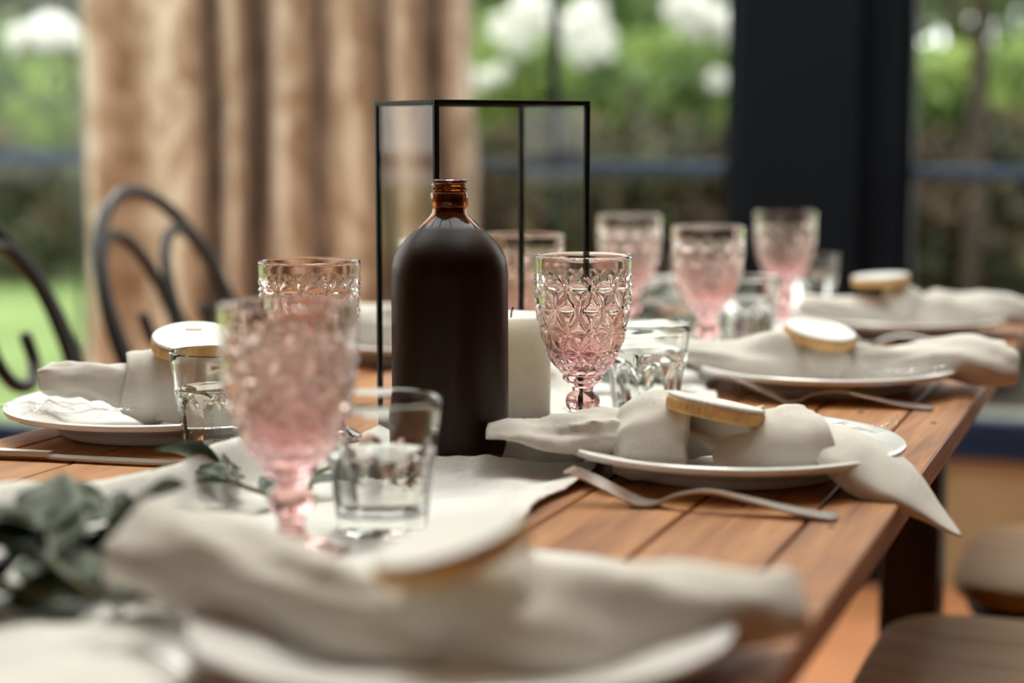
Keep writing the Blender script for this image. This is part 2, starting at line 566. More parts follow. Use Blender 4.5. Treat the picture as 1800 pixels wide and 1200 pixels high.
wb.box(-2.30, 2.6, WY - 0.02, WY + 0.12, 0.0, 0.318)
wb.box(-3.2, 2.7, WY - 0.02, WY + 0.12, 2.38, 2.72)
wb.box(0.86, 2.7, WY - 0.02, WY + 0.12, 0.318, 2.38)
struct(wb.build('wall_back', 'wall'))
wl = MB()
wl.box(-3.2, -3.08, -3.4, WY, 0.0, 0.30)
wl.box(-3.2, -3.08, -3.4, WY, 2.45, 2.72)
wl.box(-3.2, -3.08, -3.4, 1.5, 0.30, 2.45)
for y in (1.5, 2.65, 3.84):
    wl.box(-3.2, -3.08, y, y + 0.12, 0.30, 2.45)
struct(wl.build('wall_left', 'wall'))
lw_ = struct(empty('window_4', (-3.14, 2.18, 0.30)))
for y0, y1 in ((1.62, 2.65), (2.77, 3.84)):
    part('pane', *boxvf(-0.004, 0.004, y0 - 2.18, y1 - 2.18, 0.0, 2.15), 'pane', lw_, smooth=False)
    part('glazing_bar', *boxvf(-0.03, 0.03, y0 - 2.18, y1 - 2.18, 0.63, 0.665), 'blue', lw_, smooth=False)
struct(MB().box(2.6, 2.72, -3.4, WY, 0.0, 2.72).build('wall_right', 'timberwall'))
wf = MB()
wf.box(-3.2, 2.7, -3.5, -3.4, 2.40, 2.72)
wf.box(-3.2, 2.7, -3.5, -3.4, 0.0, 2.40)
struct(wf.build('wall_front', 'timberwall'))

def glazed(name, x0, x1, z0, z1, rails, stiles, bottom, mat='blue', stile=0.055):
    """timber window: stiles, rails and glazing bars with a pane in every opening"""
    root = struct(empty(name, ((x0 + x1) / 2, WY, z0)))
    cx, cz = (x0 + x1) / 2, z0
    def bar(nm, a, b, c, d, y0=-0.022, y1=0.035):
        v, f = bevbox(a - cx, b - cx, y0, y1, c - cz, d - cz, 0.004)
        fix_normals(part(nm, v, f, 'deepblue' if nm == 'bottom_rail' else mat if (b - a) > (d - c) else 'navy', root, smooth=False))  # horizontal bars get the sky-lightened paint, uprights the plain navy
    bar('stile', x0, x0 + stile, z0, z1)
    bar('stile', x1 - stile, x1, z0, z1)
    bar('bottom_rail', x0 + stile, x1 - stile, z0, z0 + bottom, -0.03)
    bar('top_rail', x0 + stile, x1 - stile, z1 - 0.06, z1)
    xs = [x0 + stile] + [s for s, _ in stiles] + [x1 - stile]
    for s, w in stiles:
        bar('glazing_bar', s - w / 2, s + w / 2, z0 + bottom, z1 - 0.06, -0.012, 0.02)
    zs = [z0 + bottom] + [r for r, _ in rails] + [z1 - 0.06]
    for i in range(len(xs) - 1):
        for r, h in rails:
            bar('glazing_bar', xs[i] + 0.002, xs[i + 1] - 0.002, r - h / 2, r + h / 2, -0.02, 0.03)
        for j in range(len(zs) - 1):
            v, f = boxvf(xs[i] - cx, xs[i + 1] - cx, 0.006, 0.010, zs[j] - cz, zs[j + 1] - cz)
            part('pane', v, f, 'pane', root, smooth=False)
    return root

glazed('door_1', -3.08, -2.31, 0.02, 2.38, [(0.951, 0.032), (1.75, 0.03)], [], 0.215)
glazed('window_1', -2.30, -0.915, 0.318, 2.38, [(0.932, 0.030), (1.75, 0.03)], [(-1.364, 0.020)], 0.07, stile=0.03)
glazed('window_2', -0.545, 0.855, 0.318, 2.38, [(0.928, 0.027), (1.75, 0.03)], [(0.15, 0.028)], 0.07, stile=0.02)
col = MB()
col.add(*bevbox(-0.912, -0.632, WY - 0.09, WY + 0.10, 0.0, 2.40, 0.006))
col.add(*bevbox(-0.632, -0.547, WY - 0.05, WY + 0.10, 0.0, 2.40, 0.006))
struct(fix_normals(col.build('trim_1', 'navy')))
struct(MB().box(-2.30, -0.915, WY - 0.045, WY - 0.01, 0.30, 0.322).build('trim_2', 'deepblue'))
struct(MB().box(-0.545, 2.6, WY - 0.045, WY - 0.01, 0.30, 0.322).build('trim_3', 'deepblue'))

# ------------------------------------------------------------------ curtain
def make_curtain():
    px0, px1, v0, v1 = 155.0, 840.0, -2.548, -1.492
    ctl = [(155, .0), (172, -.03), (205, -.012), (240, .018), (275, -.01), (320, -.05), (362, -.035), (390, .065),
           (407, .01), (425, -.05), (446, -.02), (467, .085), (490, .0), (520, -.06), (556, -.03), (578, .032),
           (600, -.02), (640, -.06), (672, -.03), (693, .032), (713, -.03), (735, -.055), (760, -.01), (780, .07),
           (797, .0), (815, -.045), (840, .0)]
    pts = catmull([((v0 + (p - px0) / (px1 - px0) * (v1 - v0)) * (3.80 + 1.75 * d) / 3.80, 3.80 + d, 0) for p, d in ctl], 7)
    zs = np.linspace(0.03, 2.58, 60)
    v = []
    for z in zs:
        k = 0.75 + 0.25 * (z / 2.58)
        for i, p in enumerate(pts):
            w = 0.012 * nz3((p[0] * 2, 0, z), 2.2, 3.0) + 0.006 * nz3((p[0] * 4, 0, z), 5, 9.0)
            v.append((p[0] + w * 0.8 + 0.01 * math.sin(z * 2.1 + p[0] * 3), 3.80 + (p[1] - 3.80) * (2.0 - 0.3 * k) + w, z))
    nu, nv = len(zs), len(pts)
    V, f = solidify(v, nu, nv, 0.0015)
    root = empty('curtain', (-2.02, 3.80, 0.03))
    tag(root, 'tan damask curtain hanging in folds before the garden window', 'curtain')
    V = V - np.array([-2.02, 3.80, 0.03])
    part('drape', V, f, 'curtain', root)
    rod = MB(); rod.add(*tube([(-0.62, 0.03, 2.56), (0.62, 0.03, 2.56)], 0.012, 12))
    rod.build('curtain_rod', 'iron', root, smooth=True)
make_curtain()

# ------------------------------------------------------------------ table
TX0, TX1, TY0, TY1 = -0.936, -0.169, 0.30, 2.60
def make_table():
    root = empty('dining_table', ((TX0 + TX1) / 2, 1.45, 0))
    tag(root, 'long rustic wooden dining table with planked top laid for a meal', 'table')
    ox, oy = (TX0 + TX1) / 2, 1.45
    j = [TX0, -0.8945, -0.810, -0.7265, -0.642, -0.5575, -0.473, -0.388, -0.304, -0.2195, TX1]
    for i in range(len(j) - 1):
        g = 0.0012
        dz = random.uniform(-0.0006, 0.0)
        x0, x1 = j[i] + (g if i else 0), j[i + 1] - (g if i < len(j) - 2 else 0)
        v, f = bevbox(x0 - ox, x1 - ox, TY0 - oy, TY1 - oy, 0.727, TT + dz, 0.0014 if 0 < i < len(j) - 2 else 0.0016)
        fix_normals(part('plank', v, f, 'plank', root, smooth=False))
    # dark nail plugs let into the boards
    for (x, y) in ((-0.2005, 1.158), (-0.272, 1.205), (-0.345, 1.42), (-0.262, 1.66), (-0.19, 1.62), (-0.85, 1.12), (-0.26, 0.95)):
        v, f = lathe([(0.0001, 0.7503), (0.0026, 0.7503), (0.0030, 0.7492)], 10)
        part('nail_plug', v, f, 'darkwood', root, loc=(x - ox, y - oy, 0))
    for x in (-0.826, -0.279):
        for y in (0.42, 2.20):
            v, f = bevbox(x - 0.036 - ox, x + 0.036 - ox, y - 0.036 - oy, y + 0.036 - oy, 0.0, 0.727, 0.004)
            fix_normals(part('leg', v, f, 'darkwood', root, smooth=False))
        v, f = bevbox(x - 0.012 - ox, x + 0.012 - ox, 0.45 - oy, 2.47 - oy, 0.640, 0.727, 0.003)
        fix_normals(part('apron', v, f, 'darkwood', root, smooth=False))
        v, f = bevbox(x - 0.02 - ox, x + 0.02 - ox, 0.45 - oy, 2.47 - oy, 0.10, 0.17, 0.003)
        fix_normals(part('stretcher', v, f, 'darkwood', root, smooth=False))
make_table()

# ------------------------------------------------------------------ stools under the right side
def stool(loc, label):
    root = empty('stool', loc)
    tag(root, label, 'stool', 'wooden stools pushed under the table')
    n = 40
    ring = []
    for i in range(n):
        a = 2 * math.pi * i / n
        c, s = math.cos(a), math.sin(a)
        ring.append((0.195 * math.copysign(abs(c) ** 0.42, c), 0.205 * math.copysign(abs(s) ** 0.42, s)))
    v = []; f = []
    lev = [(0.0, 0.424), (0.93, 0.424), (0.985, 0.430), (1.0, 0.441), (0.985, 0.450), (0.94, 0.454), (0.6, 0.449), (0.3, 0.446), (0.0, 0.445)]
    for k, z in lev:
        for x, y in ring: v.append((x * k, y * k, z))
    for jx in range(len(lev) - 1):
        for i in range(n):
            q = (i + 1) % n
            f.append((jx * n + i, jx * n + q, (jx + 1) * n + q, (jx + 1) * n + i))
    fix_normals(part('seat', v, f, 'seat', root, smooth=True, auto=40))
    fr = MB()
    fr.add(*tube([(0.165 * math.copysign(abs(math.cos(a)) ** .4, math.cos(a)), 0.175 * math.copysign(abs(math.sin(a)) ** .4, math.sin(a)), 0.411) for a in np.linspace(0, 2 * math.pi, 41)[:-1]], 0.013, 8, closed=True))
    fr.build('seat_frame', 'black', root, smooth=True)
    for sx in (-1, 1):
        for sy in (-1, 1):
            p = catmull([(sx * 0.11, sy * 0.15, 0.405), (sx * 0.155, sy * 0.165, 0.36), (sx * 0.172, sy * 0.178, 0.25), (sx * 0.19, sy * 0.195, 0.0)], 6)
            v, f = tube(p, 0.012, 8)
            part('leg', v, f, 'black', root)
stool((-0.092, 1.875, 0), 'golden wooden seat of the nearer stool in the bottom right corner')
stool((-0.046, 2.40, 0), 'golden wooden stool farther back by the dark table leg')

# ------------------------------------------------------------------ wrought iron chairs on the left side
def iron_chair(u0, label):
    v0, w, zt, lean, zm, zs = -1.27, 0.172, 0.926, 0.376, 0.713, 0.47
    root = empty('garden_chair', (v0, u0, 0))
    tag(root, label, 'chair', 'wrought iron chairs on the window side')
    def P(a, z): return (-(z - zs) * math.tan(lean), a, z)
    arch = []
    for i in range(9, -1, -1):
        fr = i / 9; z = zm - (zm - 0.44) * fr
        arch.append(P(-w * (1 - 0.25 * fr * fr), z))
    arch += [P(w * math.cos(t), zm + (zt - zm) * math.sin(t)) for t in np.linspace(math.pi, 0, 37)[1:-1]]
    for i in range(0, 10):
        fr = i / 9; z = zm - (zm - 0.44) * fr
        arch.append(P(w * (1 - 0.25 * fr * fr), z))
    v, f = tube(arch, 0.0105, 10)
    part('back_frame', v, f, 'iron', root)
    for s in (-1, 1):
        ctl = [(0.138, 0.56), (0.153, 0.66), (0.160, 0.74), (0.148, 0.81), (0.112, 0.860), (0.068, 0.862), (0.030, 0.828), (0.010, 0.775), (0.009, 0.730),
               (0.026, 0.697), (0.058, 0.692), (0.082, 0.716), (0.084, 0.755)]
        p = catmull([P(s * a, z) for a, z in ctl], 7)
        rad = [0.0092] * (len(p) - 1) + [0.0075]
        v, f = tube(p, rad, 10)
        part('scroll', v, f, 'iron', root)
    # round seat with its slats, legs
    v, f = tube([(0.17 + 0.19 * math.cos(a), 0.19 * math.sin(a), 0.445) for a in np.linspace(0, 2 * math.pi, 33)[:-1]], 0.010, 8, closed=True)
    part('seat_ring', v, f, 'iron', root)
    for k in range(-3, 4):
        y = k * 0.05
        h = math.sqrt(0.19 ** 2 - y * y)
        v, f = bevbox(0.17 - h, 0.17 + h, y - 0.009, y + 0.009, 0.440, 0.447, 0.001)
        fix_normals(part('seat_slat', v, f, 'iron', root, smooth=False))
    for s in (-1, 1):
        v, f = tube(catmull([(0.01, s * 0.125, 0.45), (-0.03, s * 0.14, 0.25), (-0.10, s * 0.165, 0.0)], 6), 0.010, 8)
        part('leg', v, f, 'iron', root)
        v, f = tube(catmull([(0.30, s * 0.13, 0.44), (0.33, s * 0.145, 0.25), (0.37, s * 0.16, 0.0)], 6), 0.010, 8)
        part('leg', v, f, 'iron', root)
iron_chair(2.28, 'dark wrought iron chair with scrolled back standing before the tan curtain')
iron_chair(1.83, 'dark iron chair cut off by the left edge, seen against the lawn')

# ------------------------------------------------------------------ the garden outside
def leaves(n, cen, rad, size, shell=0.55, droop=0.3, clump=True):
    """n folded leaf blades in an ellipsoid; returns vertices and faces"""
    d = rng.normal(size=(n, 3)); d /= np.linalg.norm(d, axis=1, keepdims=True)
    r = (shell + (1 - shell) * rng.random(n) ** 0.7)[:, None]
    wob = 1 + 0.22 * np.sin(d[:, :1] * 5.1 + cen[0] * 3) * np.cos(d[:, 2:3] * 4.3 + cen[1])
    c = np.array(cen) + d * r * wob * np.array(rad)
    if clump:
        k = max(6, n // 45)
        idx = rng.integers(0, k, n)
        c = c[idx] * 0.84 + c * 0.16 + rng.normal(size=(n, 3)) * size * 1.1
    a = rng.normal(size=(n, 3)); a[:, 2] -= droop; a /= np.linalg.norm(a, axis=1, keepdims=True)
    b = np.cross(a, rng.normal(size=(n, 3))); b /= np.linalg.norm(b, axis=1, keepdims=True)
    k = np.cross(a, b)
    s = (size * (0.6 + 0.8 * rng.random(n)))[:, None]
    v = np.stack([c - a * s, c + b * s * 0.45 + k * s * 0.12, c + a * s, c - b * s * 0.45 + k * s * 0.12], axis=1).reshape(-1, 3)
    i = np.arange(n) * 4
    f = np.concatenate([np.stack([i, i + 1, i + 2], 1), np.stack([i, i + 2, i + 3], 1)])
    return v, f

def fastmesh(name, v, f, mat):
    me = bpy.data.meshes.new(name)
    me.vertices.add(len(v)); me.vertices.foreach_set('co', np.asarray(v, np.float32).ravel())
    me.loops.add(f.size); me.loops.foreach_set('vertex_index', f.astype(np.int32).ravel())
    me.polygons.add(len(f)); me.polygons.foreach_set('loop_start', np.arange(0, f.size, 3, dtype=np.int32))
    me.update(calc_edges=True)
    me.materials.append(M[mat])
    return me

def shrub(name, label, cat, base, h, rad, n, size, mat, group=None, trunk=0.02, zc=None, flowers=(), shell=0.55, mat2=None, n2=0):
    root = empty(name, base)
    tag(root, label, cat, group)
    zc = h - rad[2] if zc is None else zc
    v, f = leaves(n, (0, 0, zc), rad, size, shell)
    fo = link('foliage', fastmesh('foliage', v, f, mat), root); fo['kind'] = 'stuff'
    if mat2:
        v, f = leaves(n2, (0, 0, zc + rad[2] * 0.35), (rad[0] * 1.02, rad[1] * 1.02, rad[2] * 0.72), size, 0.8)
        fo = link('new_growth', fastmesh('new_growth', v, f, mat2), root); fo['kind'] = 'stuff'
    for k in range(3 if trunk < 0.05 else 1):
        dx, dy = (random.uniform(-0.12, 0.12), random.uniform(-0.12, 0.12)) if trunk < 0.05 else (0, 0)
        p = catmull([(dx * 0.4, dy * 0.4, 0), (dx, dy, zc * 0.5), (dx * 2.0, dy * 2.0, zc + rad[2] * 0.4)], 5)
        v, f = tube(p, [trunk * (1 - 0.55 * i / (len(p) - 1)) for i in range(len(p))], 8)
        part('trunk' if trunk >= 0.05 else 'branch', v, f, 'bark', root)
    for (x, y, z, r) in flowers:
        v, f = leaves(90, (0, 0, 0), (r, r, r), r * 0.5, 0.8, 0.0, False)
        o = link('flower_head', fastmesh('flower_head', v, f, 'petal'), root, (x - base[0], y - base[1], z - base[2]))
    return root

GZ = -0.05
gr = MB().box(-40, 40, -30, 60, GZ - 0.1, GZ).build('lawn', 'lawn'); tag(gr, kind='structure')
so = MB().box(-4.6, 3.0, 6.9, 12.5, GZ, GZ + 0.03).build('soil_bed', 'soil'); tag(so, kind='structure')
gv = MB().box(-2.2, 4.0, WY + 0.12, 6.9, GZ, GZ + 0.012).build('gravel_path', 'gravel'); tag(gv, kind='structure')

G = 'garden shrubs beyond the windows'
# dark bank below, brighter tops behind the middle window
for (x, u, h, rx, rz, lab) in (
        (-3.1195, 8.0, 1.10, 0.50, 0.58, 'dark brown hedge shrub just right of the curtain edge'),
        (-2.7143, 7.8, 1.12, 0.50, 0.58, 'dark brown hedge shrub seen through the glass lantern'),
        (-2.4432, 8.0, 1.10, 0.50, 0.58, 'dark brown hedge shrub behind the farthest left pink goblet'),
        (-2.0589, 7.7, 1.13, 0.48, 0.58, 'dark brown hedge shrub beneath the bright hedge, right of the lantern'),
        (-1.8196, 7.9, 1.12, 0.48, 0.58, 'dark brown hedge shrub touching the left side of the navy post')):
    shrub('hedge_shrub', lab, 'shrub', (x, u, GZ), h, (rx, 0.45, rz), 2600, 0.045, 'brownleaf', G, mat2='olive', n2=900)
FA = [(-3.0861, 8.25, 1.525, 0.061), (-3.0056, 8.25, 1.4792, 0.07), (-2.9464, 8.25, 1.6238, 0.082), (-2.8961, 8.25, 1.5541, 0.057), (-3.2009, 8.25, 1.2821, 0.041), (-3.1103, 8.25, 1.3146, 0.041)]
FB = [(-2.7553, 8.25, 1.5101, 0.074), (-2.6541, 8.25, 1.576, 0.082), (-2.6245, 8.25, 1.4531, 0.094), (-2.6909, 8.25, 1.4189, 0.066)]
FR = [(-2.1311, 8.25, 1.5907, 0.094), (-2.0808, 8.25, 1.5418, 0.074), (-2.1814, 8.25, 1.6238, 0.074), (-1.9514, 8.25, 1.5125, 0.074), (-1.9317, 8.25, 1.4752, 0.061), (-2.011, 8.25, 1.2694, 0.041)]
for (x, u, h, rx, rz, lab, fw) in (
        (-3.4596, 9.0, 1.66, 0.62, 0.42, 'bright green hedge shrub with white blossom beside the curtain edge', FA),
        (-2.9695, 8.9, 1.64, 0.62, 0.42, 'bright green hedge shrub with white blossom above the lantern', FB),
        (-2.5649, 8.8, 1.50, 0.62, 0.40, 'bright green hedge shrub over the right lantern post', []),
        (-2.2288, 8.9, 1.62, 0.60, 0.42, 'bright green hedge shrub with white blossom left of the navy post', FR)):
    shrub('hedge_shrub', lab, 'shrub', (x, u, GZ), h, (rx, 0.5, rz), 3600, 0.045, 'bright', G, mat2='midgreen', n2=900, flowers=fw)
# taller trees behind, with gaps that show the sky
T = 'garden trees beyond the windows'
shrub('garden_tree', 'green tree high above the lantern, right of the curtain', 'tree', (-3.7734, 10.9, GZ), 2.7, (1.15, 0.8, 0.95), 3800, 0.075, 'midgreen', T, 0.06)
shrub('garden_tree', 'green tree high up beside the navy post', 'tree', (-2.8219, 10.9, GZ), 2.7, (1.1, 0.8, 0.95), 3600, 0.075, 'midgreen', T, 0.06)
shrub('garden_tree', 'dark leafy tree at the back behind the two green trees of the middle window', 'tree', (-3.7752, 12.8, GZ), 3.6, (2.3, 0.9, 1.5), 5200, 0.10, 'olive', T, 0.08)
# right window
for (x, u, h, rx, rz, lab) in (
        (-0.9768, 7.3, 1.12, 0.42, 0.60, 'dark hedge shrub just right of the navy post'),
        (-0.7956, 7.5, 1.10, 0.42, 0.58, 'dark hedge shrub at the foot of the thin tree'),
        (-0.5540, 7.3, 1.12, 0.42, 0.60, 'dark hedge shrub cut off by the right edge')):
    shrub('hedge_shrub', lab, 'shrub', (x, u, GZ), h, (rx, 0.42, rz), 2600, 0.045, 'olive', G, mat2='brownleaf', n2=900)
for (x, u, h, rx, rz, lab) in (
        (-1.0973, 8.6, 1.48, 0.50, 0.34, 'green hedge shrub behind the thin tree, nearer the navy post'),
        (-0.6705, 8.5, 1.46, 0.55, 0.36, 'green hedge shrub right of the thin tree')):
    shrub('hedge_shrub', lab, 'shrub', (x, u, GZ), h, (rx, 0.5, rz), 2600, 0.05, 'midgreen', G, mat2='bright', n2=900, flowers=[(-1.0173, 8.3, 1.3835, 0.057)] if x < -1.2 else [])
shrub('garden_tree', 'thin dark tree trunk with sparse crown in the right window', 'tree', (-0.6872, 7.0, GZ), 2.9, (0.85, 0.7, 0.75), 1500, 0.06, 'olive', T, 0.055, zc=2.15)
shrub('garden_tree', 'broad green tree high behind the right window', 'tree', (-0.9761, 11.5, GZ), 3.4, (1.7, 0.9, 1.25), 4200, 0.085, 'midgreen', T, 0.08)
# left door: lawn, then shrubs
for (x, u, h, rx, rz, lab) in (
        (-8.1638, 11.0, 1.10, 0.75, 0.62, 'dark shrub at the far side of the lawn, cut off at left'),
        (-7.5989, 10.8, 0.98, 0.60, 0.52, 'dark shrub at the far side of the lawn left of the curtain')):
    shrub('hedge_shrub', lab, 'shrub', (x, u, GZ), h, (rx, 0.5, rz), 2600, 0.05, 'olive', G, mat2='brownleaf', n2=400)
for (x, u, h, rx, rz, n, mt, lab) in (
        (-9.0328, 12.4, 2.1, 1.0, 0.85, 3600, 'midgreen', 'leafy green shrub behind the white flower pot'),
        (-8.0698, 12.0, 1.9, 0.65, 0.85, 3200, 'bright', 'light green shrub touching the left side of the curtain'),
        (-10.3310, 13.5, 3.2, 1.6, 1.3, 4200, 'olive', 'tall dark tree in the top left corner'),
        (-9.5074, 14.0, 3.0, 1.4, 1.2, 3600, 'midgreen', 'tall green tree behind the left side of the curtain')):
    shrub('garden_tree', lab, 'tree', (x, u, GZ), h, (rx, 0.6, rz), n, 0.06, mt, T, 0.05)

# white pot of flowers on a scrolled iron bracket outside the glazed door
def pot_stand():
    u = 5.6
    c = -3.9076
    zt = 1.316
    root = empty('plant_stand', (c, u, GZ))
    tag(root, 'black wrought iron stand with scrolled arm outside the glazed door', 'stand')
    zt -= GZ
    v, f = tube([(0.0, 0.0, 0.0), (0.0, 0, zt - 0.01)], 0.012, 8); part('post', v, f, 'iron', root, loc=(0.115, 0.02, 0))
    v, f = bevbox(-0.125, 0.15, -0.07, 0.07, zt - 0.010, zt, 0.002)
    fix_normals(part('tray', v, f, 'iron', root, smooth=False))
    p = catmull([(0.11, 0, zt - 0.02), (0.125, 0, zt - 0.09), (0.10, 0, zt - 0.17), (0.04, 0, zt - 0.19), (0.0, 0, zt - 0.14), (0.02, 0, zt - 0.08), (0.06, 0, zt - 0.085), (0.07, 0, zt - 0.12), (0.045, 0, zt - 0.135)], 7)
    v, f = tube(p, 0.009, 8); part('scroll', v, f, 'iron', root)
    p = catmull([(0.10, 0, zt - 0.17), (0.0, 0, zt - 0.22), (-0.10, 0, zt - 0.17), (-0.16, 0, zt - 0.12)], 7)
    v, f = tube(p, 0.007, 8); part('scroll', v, f, 'iron', root)
    pot = empty('flower_pot', (c + 0.025, u, GZ + zt))
    tag(pot, 'rounded white pot on the iron stand outside, top left', 'pot')
    n = 40; v = []; 
    prof = [(0.0, 0.0), (0.085, 0.0), (0.100, 0.012), (0.108, 0.05), (0.104, 0.085), (0.085, 0.105), (0.05, 0.128), (0.0, 0.135)]
    vv, ff = lathe(prof, n)
    vv = [(x * 1.02 , y * 0.6, z * (1.05 - 0.9 * max(0, x) )) for x, y, z in vv]
    part('body', vv, ff, 'whitefab', pot)
    v, f = leaves(160, (-0.105, -0.03, 0.045), (0.05, 0.05, 0.045), 0.028, 0.6, 0.3, False)
    link('flower_head', fastmesh('flower_head', v, f, 'petal'), pot)
pot_stand()

# ------------------------------------------------------------------ pressed glass goblets
def star_relief(a, b):
    """overlapping-circle star cut: a along the ring, b up, lattice step 1; 0 in the dents, 1 on the petals"""
    best = 0.0
    rh = math.sqrt(3) / 2
    # six circles around: find lattice points near (a, b)
    j0 = int(math.floor(b / rh))
    near = []
    for j in range(j0 - 1, j0 + 3):
        off = 0.5 * (j % 2)
        i0 = int(math.floor(a - off))
        for i in range(i0 - 1, i0 + 3):
            d = math.hypot(a - (i + off), b - j * rh)
            if d < 1.0: near.append((1.0 - d, i + off, j * rh))
    near.sort(reverse=True)
    for p in range(len(near)):
        for q in range(p + 1, len(near)):
            dx = near[p][1] - near[q][1]; dy = near[p][2] - near[q][2]
            if abs(math.hypot(dx, dy) - math.sqrt(3)) < 0.05:
                best = max(best, min(near[p][0], near[q][0]))
    return min(1.0, best / 0.134)

def make_goblet_meshes():
    prof = [(0.0428, 0.1520), (0.0430, 0.1500), (0.0427, 0.1420), (0.0424, 0.1290), (0.0414, 0.1090), (0.0384, 0.0925), (0.0342, 0.0800),
            (0.0300, 0.0705), (0.0255, 0.0635), (0.0205, 0.0580), (0.0172, 0.0555)]
    pts = catmull([(r, z, 0) for r, z in prof], 9)
    n = 180
    v = []; f = []
    row = 0.0178
    for (r, z, _) in pts:
        lo, hi = 0.0555, 0.1385
        env = max(0.0, min(1.0, (z - lo) / 0.004)) * max(0.0, min(1.0, (hi - z) / 0.003))
        for i in range(n):
            th = 2 * math.pi * i / n
            h = star_relief(12 * i / n, (0.1385 - z) / row * 0.866 + 0.40) if env > 0 else 0
            rr = r - 0.0010 * env + 0.0021 * env * h * (0.6 + 0.4 * r / 0.043)
            v.append((rr * math.cos(th), rr * math.sin(th), z))
    m = len(pts)
    for j in range(m - 1):
        for i in range(n):
            k = (i + 1) % n
            f.append((j * n + i, (j + 1) * n + i, (j + 1) * n + k, j * n + k))
    # inner wall, joined to the outer at the rim
    inner = [(0.0418, 0.1527), (0.0406, 0.1520), (0.0402, 0.1420), (0.0398, 0.1290), (0.0386, 0.1090), (0.0354, 0.0930), (0.0308, 0.0810), (0.0255, 0.0725), (0.0180, 0.0660), (0.0090, 0.0628), (0.0003, 0.0620)]
    ip = [(0.0425, 0.1526, 0)] + [tuple(q) for q in catmull([(r, z, 0) for r, z in inner], 4)]
    prev = 0
    for q in ip:
        b0 = len(v)
        for i in range(n):
            th = 2 * math.pi * i / n
            v.append((q[0] * math.cos(th), q[0] * math.sin(th), q[1]))
        for i in range(n):
            k = (i + 1) % n
            f.append((prev + i, prev + k, b0 + k, b0 + i))
        prev = b0
    # close the outer bottom to the stem
    stem = [(0.0178, 0.0540), (0.0180, 0.0522), (0.0165, 0.0508), (0.0142, 0.0500), (0.0138, 0.0490), (0.0100, 0.0465), (0.0092, 0.0450), (0.0094, 0.0436), (0.0088, 0.0425), (0.0102, 0.0414),
            (0.0138, 0.0390), (0.0153, 0.0345), (0.0146, 0.0300), (0.0116, 0.0262), (0.0090, 0.0245), (0.0096, 0.0234), (0.0088, 0.0222), (0.0082, 0.0190), (0.0084, 0.0165),
            (0.0105, 0.0125), (0.0180, 0.0090), (0.0290, 0.0060), (0.0352, 0.0036), (0.0362, 0.0020), (0.0358, 0.0006), (0.0340, 0.0), (0.0200, 0.0012), (0.0003, 0.0018)]
    prev = (m - 1) * n
    for r, z in stem:
        b0 = len(v)
        for i in range(n):
            th = 2 * math.pi * i / n
            v.append((r * math.cos(th), r * math.sin(th), z))
        for i in range(n):
            k = (i + 1) % n
            f.append((prev + i, b0 + i, b0 + k, prev + k))
        prev = b0
    # split into bowl and stem parts at the collar is not possible in one piece of glass
    me = meshdata('goblet', v, f, 'pink', smooth=True, auto=38)
    return me
goblet_me = make_goblet_meshes()
RZ = 0.0022   # the runner's thickness under the things that stand on it
def goblet(x, y, label, z=RZ, rot=0.0):
    o = link('wine_goblet', goblet_me, None, (x, y, TT + z), (0, 0, rot))
    tag(o, label, 'goblet', 'pink pressed glass goblets')
    return o
goblet(-0.498, 0.954, 'large out of focus pink pressed glass goblet in the left foreground', rot=0.1).scale = (0.985, 0.985, 1.025)
goblet(-0.4545, 1.4014, 'sharp pink star-cut goblet just right of the brown bottle', rot=0.22).scale = (0.955, 0.955, 1.035)
goblet(-0.674, 1.331, 'pink cut glass goblet half hidden behind the foreground goblet', rot=0.05)
goblet(-0.640, 1.769, 'pink goblet behind the lantern glass above the candle', rot=0.3)
goblet(-0.662, 2.237, 'farthest left pink goblet right of the lantern, against the brown hedge', rot=0.0)
goblet(-0.496, 1.996, 'blurred pink goblet in the middle of the three on the right', rot=0.15)
goblet(-0.494, 2.430, 'farthest right pink goblet standing out against the navy post', rot=0.25)

# ------------------------------------------------------------------ faceted tumblers
def make_tumbler():
    n, nf = 144, 9
    def rc(z): return 0.0295 + (0.0400 - 0.0295) * (z / 0.088) ** 0.85
    v = []; f = []
    zs = [0.0, 0.0008, 0.002, 0.004] + list(np.linspace(0.006, 0.062, 36)) + [0.066, 0.072, 0.080, 0.0865, 0.0878]
    def ring(rf, z):
        b = len(v)
        for i in range(n):
            th = 2 * math.pi * i / n
            r = rf(th, z) if callable(rf) else rf
            v.append((r * math.cos(th), r * math.sin(th), z))
        return b
    def outer(th, z):
        r = rc(z) * (1.0 if z > 0.001 else 0.965)
        w0 = math.pi / nf
        t = (th + w0) % (2 * w0) - w0
        zt = 0.0565 - 0.016 * (t / w0) ** 2
        w = max(0.0, min(1.0, (zt - z) / 0.0035))
        flat = r * 0.992 * math.cos(w0) / math.cos(t) - 0.0002
        return r * (1 - w) + w * flat
    rows = [ring(0.0003, 0.0012), ring(0.022, 0.0012), ring(0.0265, 0.0)]
    rows += [ring(outer, z) for z in zs]
    rows += [ring(0.0392, 0.0886), ring(0.0382, 0.0883)]
    for z in (0.0865, 0.080, 0.066, 0.052, 0.038, 0.024, 0.016):
        rows.append(ring(rc(z) - 0.0027, z))
    rows += [ring(rc(0.013) - 0.0060, 0.0128), ring(0.014, 0.0118), ring(0.0003, 0.0116)]
    for a, b in zip(rows, rows[1:]):
        for i in range(n):
            k = (i + 1) % n
            f.append((a + i, a + k, b + k, b + i))
    return meshdata('tumbler', v, f, 'glass', smooth=True, auto=30), rc
tum_me, tum_rc = make_tumbler()
wat = {}
